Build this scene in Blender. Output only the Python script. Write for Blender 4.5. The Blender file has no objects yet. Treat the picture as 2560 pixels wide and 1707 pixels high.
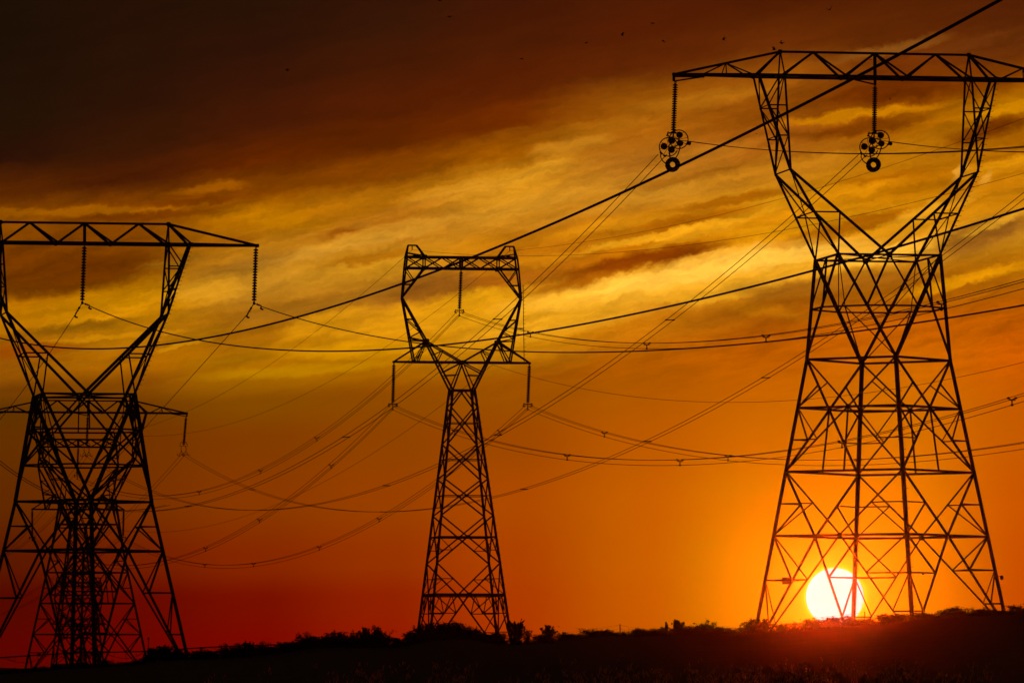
import bpy, bmesh, math, random
from mathutils import Vector, Matrix
random.seed(7)
R = math.radians
# ------------------------------------------------------------------ camera
F = 15860.0                     # focal length in pixels of the 2560 px wide photograph
EYE = 1.6
PITCH = math.atan((1710 - 853.5) / F)
cam_d = bpy.data.cameras.new('camera')
cam = bpy.data.objects.new('camera', cam_d)
bpy.context.scene.collection.objects.link(cam)
cam_d.sensor_width = 36; cam_d.lens = F / 2560 * 36
cam_d.clip_start = 0.5; cam_d.clip_end = 60000
cam.location = (0, 0, EYE); cam.rotation_euler = (R(90) + PITCH, 0, 0)
sc = bpy.context.scene
sc.camera = cam
C = sc.collection
sc.view_settings.view_transform = 'Standard'; sc.view_settings.look = 'None'
sc.view_settings.exposure = 0; sc.view_settings.gamma = 1
sc.cycles.max_bounces = 6; sc.cycles.volume_bounces = 0
sc.cycles.transparent_max_bounces = 12

def at(px, py, Y):
    """world point seen at photo pixel (px, py) at forward distance Y"""
    X = (px - 1280) / F; Z = (853.5 - py) / F
    c, s = math.cos(PITCH), math.sin(PITCH)
    d = Vector((X, c - Z * s, s + Z * c))
    return Vector((0, 0, EYE)) + d * (Y / d.y)

def lin(c):
    out = []
    for v in c:
        v = v / 255.0
        out.append(v / 12.92 if v <= .04045 else ((v + .055) / 1.055) ** 2.4)
    return tuple(out) + (1.0,)

# ------------------------------------------------------------------ world: the sunset sky, by azimuth and elevation
SUNP = at(2087, 1491, 1.0) - Vector((0, 0, EYE))
SUND = SUNP.normalized()
w = bpy.data.worlds.new("World"); sc.world = w; w.use_nodes = True
nt = w.node_tree; nt.nodes.clear(); N = nt.nodes; L = nt.links
def nd(t, **k):
    n = N.new(t)
    for a, b in k.items(): setattr(n, a, b)
    return n
def math_(op, a, b=None, c=None, clamp=False):
    n = nd('ShaderNodeMath', operation=op); n.use_clamp = clamp
    for i, v in enumerate((a, b, c)):
        if v is None: continue
        if isinstance(v, (int, float)): n.inputs[i].default_value = v
        else: L.new(v, n.inputs[i])
    return n.outputs[0]
def smooth(x, a, b, lo=0.0, hi=1.0):
    n = nd('ShaderNodeMapRange', interpolation_type='SMOOTHSTEP')
    L.new(x, n.inputs[0])
    for i, v in zip((1, 2, 3, 4), (a, b, lo, hi)): n.inputs[i].default_value = v
    return n.outputs[0]
def mixc(fac, a, b, blend='MIX'):
    n = nd('ShaderNodeMix', data_type='RGBA', blend_type=blend)
    if isinstance(fac, (int, float)): n.inputs[0].default_value = fac
    else: L.new(fac, n.inputs[0])
    for s, v in ((6, a), (7, b)):
        if isinstance(v, tuple): n.inputs[s].default_value = v
        else: L.new(v, n.inputs[s])
    return n.outputs[2]
tc = nd('ShaderNodeTexCoord')
sx = nd('ShaderNodeSeparateXYZ'); L.new(tc.outputs['Generated'], sx.inputs[0])
ysafe = math_('MAXIMUM', sx.outputs[1], 0.2)
A = math_('MULTIPLY_ADD', math_('DIVIDE', sx.outputs[0], ysafe), F / 100, 12.8)
B = math_('MULTIPLY_ADD', math_('DIVIDE', sx.outputs[2], ysafe), -F / 100, 17.1)
cv = nd('ShaderNodeCombineXYZ'); L.new(A, cv.inputs[0]); L.new(B, cv.inputs[1])
P0v = cv.outputs[0]
def noise(vec, rot, scale, nscale, detail=4, rough=.55, off=(0, 0, 0), color=False):
    m = nd('ShaderNodeMapping', vector_type='POINT')
    m.inputs['Rotation'].default_value = (0, 0, R(rot)); m.inputs['Scale'].default_value = (scale[0], scale[1], 1)
    m.inputs['Location'].default_value = off
    # rotate first, then stretch: two mappings
    m1 = nd('ShaderNodeMapping', vector_type='POINT'); m1.inputs['Rotation'].default_value = (0, 0, R(rot))
    m.inputs['Rotation'].default_value = (0, 0, 0)
    L.new(vec, m1.inputs[0]); L.new(m1.outputs[0], m.inputs[0])
    t = nd('ShaderNodeTexNoise', noise_dimensions='2D')
    t.inputs['Scale'].default_value = nscale; t.inputs['Detail'].default_value = detail; t.inputs['Roughness'].default_value = rough
    L.new(m.outputs[0], t.inputs['Vector'])
    return t.outputs[1] if color else t.outputs[0]
def vsub(v, k):
    n = nd('ShaderNodeVectorMath', operation='SUBTRACT'); L.new(v, n.inputs[0]); n.inputs[1].default_value = (k, k, k); return n.outputs[0]
def vscale(v, s):
    n = nd('ShaderNodeVectorMath', operation='MULTIPLY'); L.new(v, n.inputs[0]); n.inputs[1].default_value = s; return n.outputs[0]
def vadd(a, b):
    n = nd('ShaderNodeVectorMath', operation='ADD'); L.new(a, n.inputs[0]); L.new(b, n.inputs[1]); return n.outputs[0]
cloud = smooth(B, 10.6, 8.2)                                     # clouds live above this elevation
w1 = vscale(vsub(noise(P0v, 12, (.35, 1), .55, 3, .5, color=True), .5), (.9, .40, 0))
w2 = vscale(vsub(noise(P0v, 12, (.55, 1), 2.3, 4, .6, (7, 3, 0), True), .5), (.7, .28, 0))
wv = nd('ShaderNodeVectorMath', operation='SCALE'); w3 = vscale(vsub(noise(P0v, 14, (.7, 1), 6.5, 4, .6, (2, 5, 0), True), .5), (.22, .12, 0)); L.new(vadd(vadd(w1, w2), w3), wv.inputs[0]); L.new(smooth(B, 11.5, 7.5, .12, 1), wv.inputs[3])
PW = vadd(P0v, wv.outputs[0])
sw = nd('ShaderNodeSeparateXYZ'); L.new(PW, sw.inputs[0])
AX, BY = sw.outputs[0], sw.outputs[1]
tilt = smooth(B, 8.6, 11.5, .15, 0)
YP = math_('ADD', BY, math_('MULTIPLY', tilt, math_('SUBTRACT', AX, 12.8)))
XN = math_('DIVIDE', AX, 25.6)
ROWS = [
 (-100, [(26,15,5),(34,16,6),(36,18,6),(45,18,6),(55,22,5),(65,25,5),(70,28,5),(75,28,4),(72,28,4)]),
 (0,    [(30,16,6),(36,17,6),(42,18,6),(50,22,7),(60,22,5),(68,26,4),(72,28,4),(78,30,4),(74,29,4)]),
 (100,  [(32,18,6),(40,18,6),(50,20,6),(60,24,5),(68,26,4),(76,28,4),(72,27,3),(76,30,4),(78,32,5)]),
 (200,  [(38,16,6),(50,22,5),(62,24,5),(75,28,3),(80,30,3),(86,35,4),(95,42,5),(84,36,4),(76,31,5)]),
 (300,  [(82,37,1),(66,26,3),(86,34,0),(84,34,0),(103,42,0),(140,80,6),(145,82,10),(105,48,5),(95,45,8)]),
 (380,  [(128,72,0),(115,60,0),(118,62,0),(120,62,0),(140,80,0),(160,95,12),(130,70,5),(112,52,0),(120,60,0)]),
 (450,  [(108,54,0),(122,66,0),(165,105,0),(165,105,8),(200,140,25),(165,105,25),(150,85,15),(145,85,0),(172,112,0)]),
 (530,  [(140,80,0),(112,60,0),(170,115,18),(168,108,22),(190,135,32),(185,130,32),(180,120,22),(172,112,8),(150,90,0)]),
 (610,  [(172,112,0),(180,125,0),(175,125,30),(192,138,25),(180,112,8),(178,112,8),(200,140,16),(172,108,0),(178,114,4)]),
 (690,  [(135,78,4),(165,110,4),(152,98,12),(152,98,22),(158,92,12),(180,108,2),(208,142,8),(202,138,10),(186,122,8)]),
 (770,  [(142,82,3),(168,101,0),(172,113,0),(200,140,12),(215,155,18),(232,174,42),(228,168,36),(212,150,30),(196,140,24)]),
 (860,  [(112,60,2),(128,70,2),(160,100,0),(165,102,0),(188,128,8),(182,112,8),(142,82,4),(155,92,4),(160,100,5)]),
 (960,  [(95,50,1),(110,56,0),(130,72,0),(140,73,0),(150,80,0),(162,85,0),(172,89,0),(176,90,0),(165,84,0)]),
 (1100, [(100,47,0),(114,51,0),(128,58,0),(142,66,0),(154,71,0),(180,88,0),(194,102,0),(200,110,0),(190,89,0)]),
 (1250, [(98,41,0),(118,48,0),(136,56,0),(150,63,0),(170,73,0),(188,92,0),(196,116,0),(200,116,0),(190,83,0)]),
 (1400, [(90,24,0),(112,29,0),(132,38,0),(148,49,0),(170,64,0),(186,91,0),(178,126,0),(184,119,0),(184,76,0)]),
 (1500, [(82,8,0),(100,8,0),(118,14,0),(142,31,0),(170,57,0),(185,87,0),(174,124,0),(182,116,0),(182,72,0)]),
 (1620, [(92,4,0),(105,4,0),(122,6,0),(146,22,0),(172,52,0),(184,83,0),(172,120,0),(180,112,0),(180,68,0)])]
col = None; prev = None
for Yr, cols in ROWS:
    r = nd('ShaderNodeValToRGB'); L.new(XN, r.inputs[0]); cr = r.color_ramp; cr.interpolation = 'EASE'
    while len(cr.elements) < 9: cr.elements.new(.5)
    for i, c in enumerate(cols):
        cr.elements[i].position = i / 8
    for i, c in enumerate(cols): cr.elements[i].color = lin(c)
    if col is None: col = r.outputs[0]
    else: col = mixc(smooth(YP, prev / 100, Yr / 100), col, r.outputs[0])
    prev = Yr
# cloud streaks: centre, half length, half width, slope in degrees (up to the right), colour, strength
STREAKS = [
 # left third
 (517,471,130,14,8,(152,88,0),.7),(381,523,250,10,6,(148,86,0),.7),(180,532,300,12,2,(150,90,0),.7),(463,509,170,9,6,(108,50,0),.75),
 (327,545,260,12,4,(100,48,0),.7),(690,545,140,26,-8,(176,116,0),.7),(120,690,330,60,10,(88,40,0),.75),(844,588,70,17,6,(138,74,4),.8),
 (925,645,160,13,10,(160,98,4),.75),(816,628,310,18,12,(204,150,46),.75),(620,662,170,26,13,(142,97,24),.75),(450,655,110,16,10,(150,104,20),.5),
 (517,727,110,34,10,(208,152,32),.7),(300,781,240,22,8,(205,140,5),.7),(190,819,170,15,7,(120,80,5),.8),(272,841,210,9,5,(192,132,5),.8),
 (82,873,150,20,4,(145,70,0),.7),(517,838,150,26,9,(146,100,5),.75),(452,866,90,6,12,(208,148,12),.7),(816,803,150,30,18,(210,150,14),.7),
 (925,873,280,24,3,(206,146,0),.7),(762,922,320,16,5,(188,134,0),.65),(599,902,160,18,8,(140,94,3),.6),(898,737,190,16,15,(148,102,20),.75),
 (700,770,160,20,14,(142,96,18),.75),(610,850,150,40,10,(140,88,6),.7),(760,835,110,16,24,(196,134,10),.6),(250,905,260,10,5,(150,96,4),.5),(560,600,120,18,8,(138,76,2),.6),
 # middle
 (1088,708,140,38,5,(126,78,18),.85),(1197,741,140,22,8,(222,162,16),.75),(1100,770,200,26,6,(222,158,14),.6),(960,585,300,22,13,(202,148,40),.55),
 (1150,478,210,24,12,(208,148,36),.7),(1030,515,180,14,14,(160,102,20),.5),(1350,426,130,22,18,(204,146,32),.65),(1443,361,130,26,12,(188,132,30),.6),
 (1380,810,300,36,10,(224,164,30),.7),(1240,850,200,20,6,(206,142,10),.55),(1470,737,270,32,8,(240,182,50),.8),(1180,610,150,14,12,(190,128,14),.55),
 (1330,655,160,20,10,(200,134,10),.5),(1552,562,260,16,10,(204,138,14),.7),(1430,520,220,20,12,(180,118,18),.5),(1300,330,200,14,14,(130,72,4),.5),
 # right
 (1610,650,280,20,11,(120,48,0),.9),(1480,692,190,14,13,(132,60,0),.65),(1430,712,120,16,15,(150,82,0),.6),(1661,697,270,27,10,(250,198,72),.85),
 (1850,500,220,15,11,(148,84,0),.85),(1742,552,220,20,12,(154,88,0),.85),(1640,595,260,12,11,(232,168,26),.75),(1770,583,190,14,14,(228,162,22),.75),
 (1906,641,300,34,8,(248,196,72),.9),(1960,545,160,20,13,(196,126,4),.6),(2150,556,190,19,14,(146,82,0),.85),(2010,600,140,18,10,(176,108,2),.55),
 (2232,448,160,20,10,(152,88,0),.75),(2123,481,210,18,12,(212,142,8),.75),(2150,318,190,20,10,(118,56,0),.8),(2150,285,270,14,8,(188,122,0),.85),
 (2477,320,170,28,18,(98,42,0),.9),(2232,225,220,27,8,(96,40,0),.75),(2096,365,170,16,10,(150,88,12),.6),(1960,425,240,20,9,(178,118,22),.6),
 (1760,380,200,24,10,(170,112,24),.55),(1498,318,200,20,10,(158,100,12),.55),(1770,241,230,26,9,(166,106,16),.65),(1900,300,200,14,10,(130,72,6),.6),
 (1720,440,200,14,11,(146,84,10),.55),(2205,633,160,26,10,(244,188,60),.85),(2477,592,200,44,15,(134,86,24),.95),(2504,563,120,16,20,(226,170,40),.6),
 (2096,712,340,27,6,(148,92,15),.8),(2450,695,240,17,12,(208,142,4),.85),(2504,416,150,22,14,(208,142,10),.75),(2510,268,140,14,14,(190,128,0),.7),
 (2330,520,150,18,18,(224,164,34),.7),(2400,480,90,22,32,(176,112,14),.6),(2395,430,40,14,40,(216,160,54),.6),(2470,445,30,12,40,(212,156,50),.6),
 (2210,118,200,17,12,(130,80,24),.8),(2420,100,160,16,14,(104,54,14),.5),(1880,770,200,20,-10,(170,108,6),.6),(1760,742,150,16,6,(224,166,30),.6)]
PK = PW
for k_, (cx, cy, hl, hw, ang, c, s) in enumerate(STREAKS):
    if k_ % 6 == 0:                                              # keeps the shader's stack small
        q_ = nd('ShaderNodeVectorMath', operation='MULTIPLY_ADD'); L.new(col, q_.inputs[0]); q_.inputs[1].default_value = (1e-6,) * 3
        L.new(PW, q_.inputs[2]); PK = q_.outputs[0]
    m = nd('ShaderNodeMapping', vector_type='TEXTURE')
    m.inputs['Location'].default_value = (cx / 100, cy / 100, 0)
    m.inputs['Rotation'].default_value = (0, 0, R(-ang))
    m.inputs['Scale'].default_value = (hl / 100 * 1.1, hw / 100 * 1.25, 1)
    L.new(PK, m.inputs[0])
    ln = nd('ShaderNodeVectorMath', operation='LENGTH'); L.new(m.outputs[0], ln.inputs[0])
    col = mixc(smooth(ln.outputs[1], 1.0, .30, 0, s), col, lin(c))
# fine wisps
wis = noise(PW, 12, (.16, 1), 3.4, 6, .6, (3, 9, 0))
wis2 = noise(PW, 14, (.5, 1), 9.0, 5, .6, (1, 2, 0))
wsum = math_('ADD', math_('MULTIPLY', math_('SUBTRACT', wis, .5), 1.7), math_('MULTIPLY', math_('SUBTRACT', wis2, .5), .35))
gain = math_('ADD', 1.0, math_('MULTIPLY', wsum, math_('MULTIPLY', math_('MULTIPLY', cloud, smooth(YP, 1.2, 4.2, .3, 1)), .62)))
gv = nd('ShaderNodeVectorMath', operation='SCALE'); L.new(col, gv.inputs[0]); L.new(gain, gv.inputs[3]); col = mixc(cloud, gv.outputs[0], vscale(gv.outputs[0], (1.18, 1.02, .88)))
# the sun and the glow of the air round it
dp = nd('ShaderNodeVectorMath', operation='DISTANCE'); L.new(tc.outputs['Generated'], dp.inputs[0]); dp.inputs[1].default_value = SUND
ang = math_('MULTIPLY', dp.outputs[1], F / 100)                  # in hundreds of photo pixels
g1 = math_('POWER', 2.718, math_('MULTIPLY', math_('MULTIPLY', ang, ang), -.16))
col = mixc(math_('MULTIPLY', g1, .5), col, lin((225, 158, 0)))
g3 = math_('POWER', 2.718, math_('MULTIPLY', math_('MULTIPLY', ang, ang), -.55))
col = mixc(math_('MULTIPLY', g3, .9), col, lin((225, 105, 0)))
g2 = math_('POWER', 2.718, math_('MULTIPLY', math_('SUBTRACT', ang, .73), -13.0))
col = mixc(math_('MINIMUM', g2, .9), col, (1.0, .42, .005, 1))
col = mixc(smooth(ang, .735, .705), col, (.45, .50, .84, 1))
# outside the bright quarter the dusk sky is dark
edge = math_('MULTIPLY', smooth(sx.outputs[1], .955, .985), smooth(B, -14, -4))
sky = nd('ShaderNodeTexSky', sky_type='NISHITA'); sky.sun_disc = False
sky.sun_elevation = math.asin(SUND.z); sky.sun_rotation = math.atan2(SUND.x, SUND.y)
dusk = nd('ShaderNodeVectorMath', operation='SCALE'); L.new(sky.outputs[0], dusk.inputs[0]); dusk.inputs[3].default_value = .012
duskc = mixc(1.0, dusk.outputs[0], (.9, .55, .4, 1), 'MULTIPLY')
final = mixc(edge, duskc, col)
bg = nd('ShaderNodeBackground'); L.new(final, bg.inputs[0]); bg.inputs[1].default_value = 1.0
wo = nd('ShaderNodeOutputWorld'); L.new(bg.outputs[0], wo.inputs[0])
w.cycles.sampling_method = 'MANUAL'; w.cycles.sample_map_resolution = 512

# ------------------------------------------------------------------ sun lamp
sl = bpy.data.lights.new('sun', 'SUN'); sl.energy = .18; sl.angle = R(.53); sl.color = (1.0, .05, .0015)
so = bpy.data.objects.new('sun', sl); C.objects.link(so)
so.rotation_euler = (-SUND).to_track_quat('-Z', 'Y').to_euler()

# ------------------------------------------------------------------ materials
def mat(name, c, rough=.7, metal=0, nscale=0, var=.3, trans=0):
    m = bpy.data.materials.new(name); m.use_nodes = True; t = m.node_tree
    b = t.nodes['Principled BSDF']; b.inputs['Roughness'].default_value = rough; b.inputs['Metallic'].default_value = metal
    b.inputs['Base Color'].default_value = (*c, 1)
    if nscale:
        tcn = t.nodes.new('ShaderNodeTexCoord'); nz = t.nodes.new('ShaderNodeTexNoise'); nz.inputs['Scale'].default_value = nscale
        nz.inputs['Detail'].default_value = 4
        rp = t.nodes.new('ShaderNodeValToRGB')
        rp.color_ramp.elements[0].position = .3; rp.color_ramp.elements[1].position = .7
        rp.color_ramp.elements[0].color = (*[v * (1 - var) for v in c], 1); rp.color_ramp.elements[1].color = (*[min(1, v * (1 + var)) for v in c], 1)
        t.links.new(tcn.outputs['Object'], nz.inputs[0]); t.links.new(nz.outputs[0], rp.inputs[0]); t.links.new(rp.outputs[0], b.inputs['Base Color'])
        src = rp.outputs[0]
    if trans:
        tr = t.nodes.new('ShaderNodeBsdfTranslucent'); tr.inputs[0].default_value = (*c, 1)
        mx = t.nodes.new('ShaderNodeMixShader'); mx.inputs[0].default_value = trans
        t.links.new(b.outputs[0], mx.inputs[1]); t.links.new(tr.outputs[0], mx.inputs[2])
        t.links.new(mx.outputs[0], t.nodes['Material Output'].inputs[0])
    return m
M_STEEL = mat('weathered_steel', (.11, .11, .11), .75, 0, 1.5)
M_HARD = mat('forged_fittings', (.07, .07, .07), .7)
M_CERAM = mat('brown_ceramic', (.05, .03, .02), .55, 0, 3)
M_WIRE = mat('aluminium_wire', (.07, .07, .07), .75)
M_EARTH = mat('dry_earth', (.045, .032, .02), .95, 0, .35, .45)
M_LEAF = mat('sage_leaf', (.045, .05, .03), .85, 0, 2.0, .35, .2)
M_BARK = mat('brush_bark', (.05, .035, .025), .9, 0, 4)
M_GRASS = mat('dry_grass', (.08, .055, .03), .9, 0, 1.2, .4, .2)
M_SEED = mat('grass_seed', (.62, .45, .25), .9, 0, 2.0, .3, .6)
M_BIRD = mat('dark_feathers', (.02, .02, .02), .8, 0, 8)
M_CONC = mat('concrete', (.25, .24, .22), .9, 0, 2)
M_HILL = mat('far_soil', (.04, .02, .015), 1, 0, .002)
M_WOOD = mat('weathered_wood', (.08, .06, .045), .9, 0, 3)
M_PIPE = mat('galvanised_pipe', (.14, .14, .14), .7, 0, 1)
M_PLATE = mat('painted_plate', (.12, .12, .11), .7, 0, 2)

# ------------------------------------------------------------------ helpers
class MB:
    def __init__(s): s.v = []; s.f = []
    def quadring(s, ringA, ringB, close=True):
        n = len(ringA); o = len(s.v); s.v += ringA + ringB
        for i in range(n if close else n - 1):
            j = (i + 1) % n; s.f.append((o + i, o + j, o + n + j, o + n + i))
        return o, n
    def angle(s, p, q, wd, hint=None):
        """steel angle section between p and q"""
        p = Vector(p); q = Vector(q); d = q - p
        if d.length < 1e-4: return
        d.normalize()
        up = hint or Vector((0, 0, 1))
        if abs(d.dot(up)) > .95: up = Vector((1, .3, 0))
        a = d.cross(up).normalized(); b = d.cross(a).normalized()
        h = wd / 2 * 1.12; t = wd * .16
        a2 = (a + b).normalized(); b2 = (a - b).normalized()
        prof = [(-h, -h), (h, -h), (h, -h + t), (-h + t, -h + t), (-h + t, h), (-h, h)]
        r1 = [p + a * x + b * y for x, y in prof]; r2 = [q + a * x + b * y for x, y in prof]
        o, n = s.quadring(r1, r2)
        s.f.append(tuple(o + i for i in reversed(range(n)))); s.f.append(tuple(o + n + i for i in range(n)))
    def tube(s, pts, r, k=6, cap=True):
        pts = [Vector(p) for p in pts]; rings = []
        for i, p in enumerate(pts):
            d = (pts[min(i + 1, len(pts) - 1)] - pts[max(i - 1, 0)]).normalized()
            up = Vector((0, 0, 1)) if abs(d.z) < .95 else Vector((1, 0, 0))
            a = d.cross(up).normalized(); b = d.cross(a)
            rr = r[i] if isinstance(r, (list, tuple)) else r
            rings.append([p + a * rr * math.cos(2 * math.pi * j / k) + b * rr * math.sin(2 * math.pi * j / k) for j in range(k)])
        o = len(s.v)
        for rg in rings: s.v += rg
        for i in range(len(rings) - 1):
            for j in range(k):
                jj = (j + 1) % k; s.f.append((o + i * k + j, o + i * k + jj, o + (i + 1) * k + jj, o + (i + 1) * k + j))
        if cap:
            s.f.append(tuple(o + j for j in reversed(range(k)))); s.f.append(tuple(o + (len(rings) - 1) * k + j for j in range(k)))
    def box(s, c, sx_, sy_, sz_, ax=None):
        c = Vector(c); ax = ax or (Vector((1, 0, 0)), Vector((0, 1, 0)), Vector((0, 0, 1)))
        o = len(s.v)
        for k in (-1, 1):
            for j in (-1, 1):
                for i in (-1, 1):
                    s.v.append(c + ax[0] * (i * sx_ / 2) + ax[1] * (j * sy_ / 2) + ax[2] * (k * sz_ / 2))
        for f in ((0, 2, 3, 1), (4, 5, 7, 6), (0, 1, 5, 4), (2, 6, 7, 3), (0, 4, 6, 2), (1, 3, 7, 5)):
            s.f.append(tuple(o + i for i in f))
    def ring(s, c, Rr, r, nrm, k=28, m=6, a0=0, a1=360):
        nrm = Vector(nrm).normalized(); u = nrm.cross(Vector((0, 0, 1))).normalized(); v = nrm.cross(u)
        pts = [Vector(c) + u * Rr * math.cos(R(a0 + (a1 - a0) * i / k)) + v * Rr * math.sin(R(a0 + (a1 - a0) * i / k)) for i in range(k + 1)]
        s.tube(pts, r, m)
    def disc(s, c, r, th, nrm, k=16):
        nrm = Vector(nrm).normalized(); c = Vector(c)
        s.tube([c - nrm * th / 2, c - nrm * th * .35, c + nrm * th * .35, c + nrm * th / 2], [r * .8, r, r, r * .8], k)
    def tri(s, a, b, c):
        o = len(s.v); s.v += [Vector(a), Vector(b), Vector(c)]; s.f.append((o, o + 1, o + 2))
    def quad(s, a, b, c, d):
        o = len(s.v); s.v += [Vector(a), Vector(b), Vector(c), Vector(d)]; s.f.append((o, o + 1, o + 2, o + 3))
    def mesh(s, name, m, origin=None):
        me = bpy.data.meshes.new(name)
        og = Vector(origin) if origin is not None else Vector((0, 0, 0))
        me.from_pydata([v - og for v in s.v], [], s.f); me.materials.append(m); me.update()
        return me
    def build(s, name, m, parent=None, world_origin=None):
        """vertices are in world coordinates when parent is an unrotated empty at its own location"""
        og = parent.location if parent is not None and world_origin is None else (world_origin or Vector((0, 0, 0)))
        o = bpy.data.objects.new(name, s.mesh(name, m, og)); C.objects.link(o)
        if parent is not None: o.parent = parent
        elif world_origin is not None: o.location = world_origin
        return o
def thing(name, loc, label, cat, group=None, rz=0):
    o = bpy.data.objects.new(name, None); C.objects.link(o); o.location = loc; o.rotation_euler.z = rz
    o.empty_display_size = .5
    tag(o, label, cat, group); return o
def tag(o, label=None, cat=None, group=None, kind=None):
    if label: o['label'] = label
    if cat: o['category'] = cat
    if group: o['group'] = group
    if kind: o['kind'] = kind
    return o
def child(name, me, parent, mw=None):
    o = bpy.data.objects.new(name, me); C.objects.link(o); o.parent = parent
    if mw is not None: o.matrix_local = mw
    return o
def lerp(a, b, t): return a + (b - a) * t
def interp(x, tab):
    if x <= tab[0][0]: return tab[0][1]
    for (x0, y0), (x1, y1) in zip(tab, tab[1:]):
        if x <= x1: return y0 + (y1 - y0) * (x - x0) / (x1 - x0)
    return tab[-1][1]
def sstep(a, b, x):
    t = max(0, min(1, (x - a) / (b - a))); return t * t * (3 - 2 * t)
def hn(x, y, s):                                                   # cheap smooth noise
    return (math.sin(x * s * 1.3 + 1.7 * math.sin(y * s * .9)) + math.sin(y * s * 1.7 + 2.1 * math.sin(x * s * .7 + 1)) + math.sin((x + y) * s * 2.9 + 3)) / 3

# ------------------------------------------------------------------ terrain
RIDGE = 440.0
SIL = [(-3000, 1700), (-900, 1694), (0, 1683), (136, 1672), (261, 1664), (348, 1658), (400, 1648), (600, 1640), (700, 1631), (745, 1620), (830, 1614),
       (1000, 1614), (1040, 1605), (1100, 1593), (1150, 1592), (1200, 1598), (1257, 1611), (1310, 1607), (1385, 1601), (1435, 1596), (1500, 1586), (1600, 1586),
       (1755, 1583), (1806, 1584), (1857, 1579), (1960, 1578), (2042, 1566), (2205, 1556), (2314, 1543), (2423, 1534), (2560, 1532), (3400, 1525), (6000, 1560)]
_OLD = [(-3000, 1700), (-900, 1694), (0, 1683), (136, 1672), (261, 1664), (348, 1658), (490, 1648), (707, 1636), (980, 1622), (1280, 1603), (1389, 1591),
       (1443, 1585), (1607, 1582), (1824, 1580), (1933, 1571), (2042, 1563), (2205, 1555), (2314, 1541), (2423, 1533), (2560, 1531), (3400, 1525), (6000, 1560)]
FEET = []                                                          # (x, y, z) of the tower feet, filled below
def ground(x, Y, feet=True):
    a = x / max(Y, 150.0)
    H = EYE + (1710 - interp(1280 + a * F, SIL)) / F * RIDGE
    far = max(0.0, (abs(a) - .3))
    H = lerp(H, 2.5, min(1, far * 2))
    if Y <= RIDGE:
        t = max(0, Y) / RIDGE
        h = H * t ** 1.6
        bump = .75 * math.exp(-((Y - 112) / 26) ** 2) * sstep(-12, 0, x + 3)
        h += bump + .05 * hn(x, Y, .25) * (1 - t)
        h += .02 * hn(x, Y, .8)
    else:
        d = Y - RIDGE
        h = H - 1.2 * sstep(0, 60, d) - .0045 * max(0, d - 60) 
        h = max(h, -4 + .1 * hn(x, Y, .01))
        h += .05 * hn(x, Y, .15)
    if feet:
        for (fx, fy, fz) in FEET:
            dd = (x - fx) ** 2 + (Y - fy) ** 2
            if dd < 900:
                wgt = math.exp(-dd / 60.0)
                h = lerp(h, fz, wgt)
    return h

# ------------------------------------------------------------------ lattice towers
class Frame:
    """tower frame: u along the crossarm, v away from the camera, heights by photo row at the tower axis"""
    def __init__(s, px, D, yaw, row_ref, lean=0):
        s.lean, s.row_ref = lean, row_ref
        s.px, s.D, s.yaw = px, D, R(yaw)
        p = at(px, row_ref, D); s.x, s.y = p.x, p.y
        s.m = D / F
        s.eu = Vector((math.cos(s.yaw), math.sin(s.yaw), 0)); s.ev = Vector((-math.sin(s.yaw), math.cos(s.yaw), 0))
    def z(s, row): return at(s.px, row, s.D).z
    def p(s, u, v, row=None, z=None):
        zz = s.z(row) if z is None else z
        return Vector((s.x + s.lean * (s.z(s.row_ref) - zz), s.y, 0)) + s.eu * (u * s.m) + s.ev * (v * s.m) + Vector((0, 0, zz))

PLATE = MB(); PLATE.v = []
def _plate():
    mb = MB(); prof = [(-.5, -.3), (-.3, -.5), (.3, -.5), (.5, -.3), (.5, .3), (.3, .5), (-.3, .5), (-.5, .3)]
    mb.quadring([Vector((x, -.5, z)) for x, z in prof], [Vector((x, .5, z)) for x, z in prof])
    mb.f += [tuple(range(8)), tuple(reversed(range(8, 16)))]
    return mb.mesh('gusset_plate', M_STEEL)
PLATE = _plate()
def _bolt():
    mb = MB(); mb.tube([Vector((0, 0, 0)), Vector((.9, 0, 0))], .07, 5); mb.tube([Vector((.9, 0, 0)), Vector((1, 0, 0))], .13, 6); return mb.mesh('step_bolt', M_HARD)
BOLT = _bolt()
def gusset(t, p, size, fr, tall=1.0):
    e1 = fr.eu; n = fr.ev
    child('gusset_plate', PLATE, t, Matrix.Translation(Vector(p) - t.location) @ Matrix(((e1.x * size, n.x * .06, 0, 0), (e1.y * size, n.y * .06, 0, 0), (0, 0, size * tall, 0), (0, 0, 0, 1))))
def gusset2(t, p, size, e1, tall=1.0):
    n = Vector((-e1.y, e1.x, 0)); size *= fr_s[0]
    child('gusset_plate', PLATE, t, Matrix.Translation(Vector(p) - t.location) @ Matrix(((e1.x * size, n.x * .06, 0, 0), (e1.y * size, n.y * .06, 0, 0), (0, 0, size * tall, 0), (0, 0, 0, 1))))
fr_s = [1.0]
def bolt(t, p, d, r=.25, owner=None):
    k_ = d.length; e = d / k_; n = Vector((-e.y, e.x, 0))
    child('step_bolt', BOLT, owner or t, Matrix.Translation(Vector(p) - t.location) @ Matrix(((e.x * k_, n.x * r, 0, 0), (e.y * k_, n.y * r, 0, 0), (0, 0, r, 0), (0, 0, 0, 1))))

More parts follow.
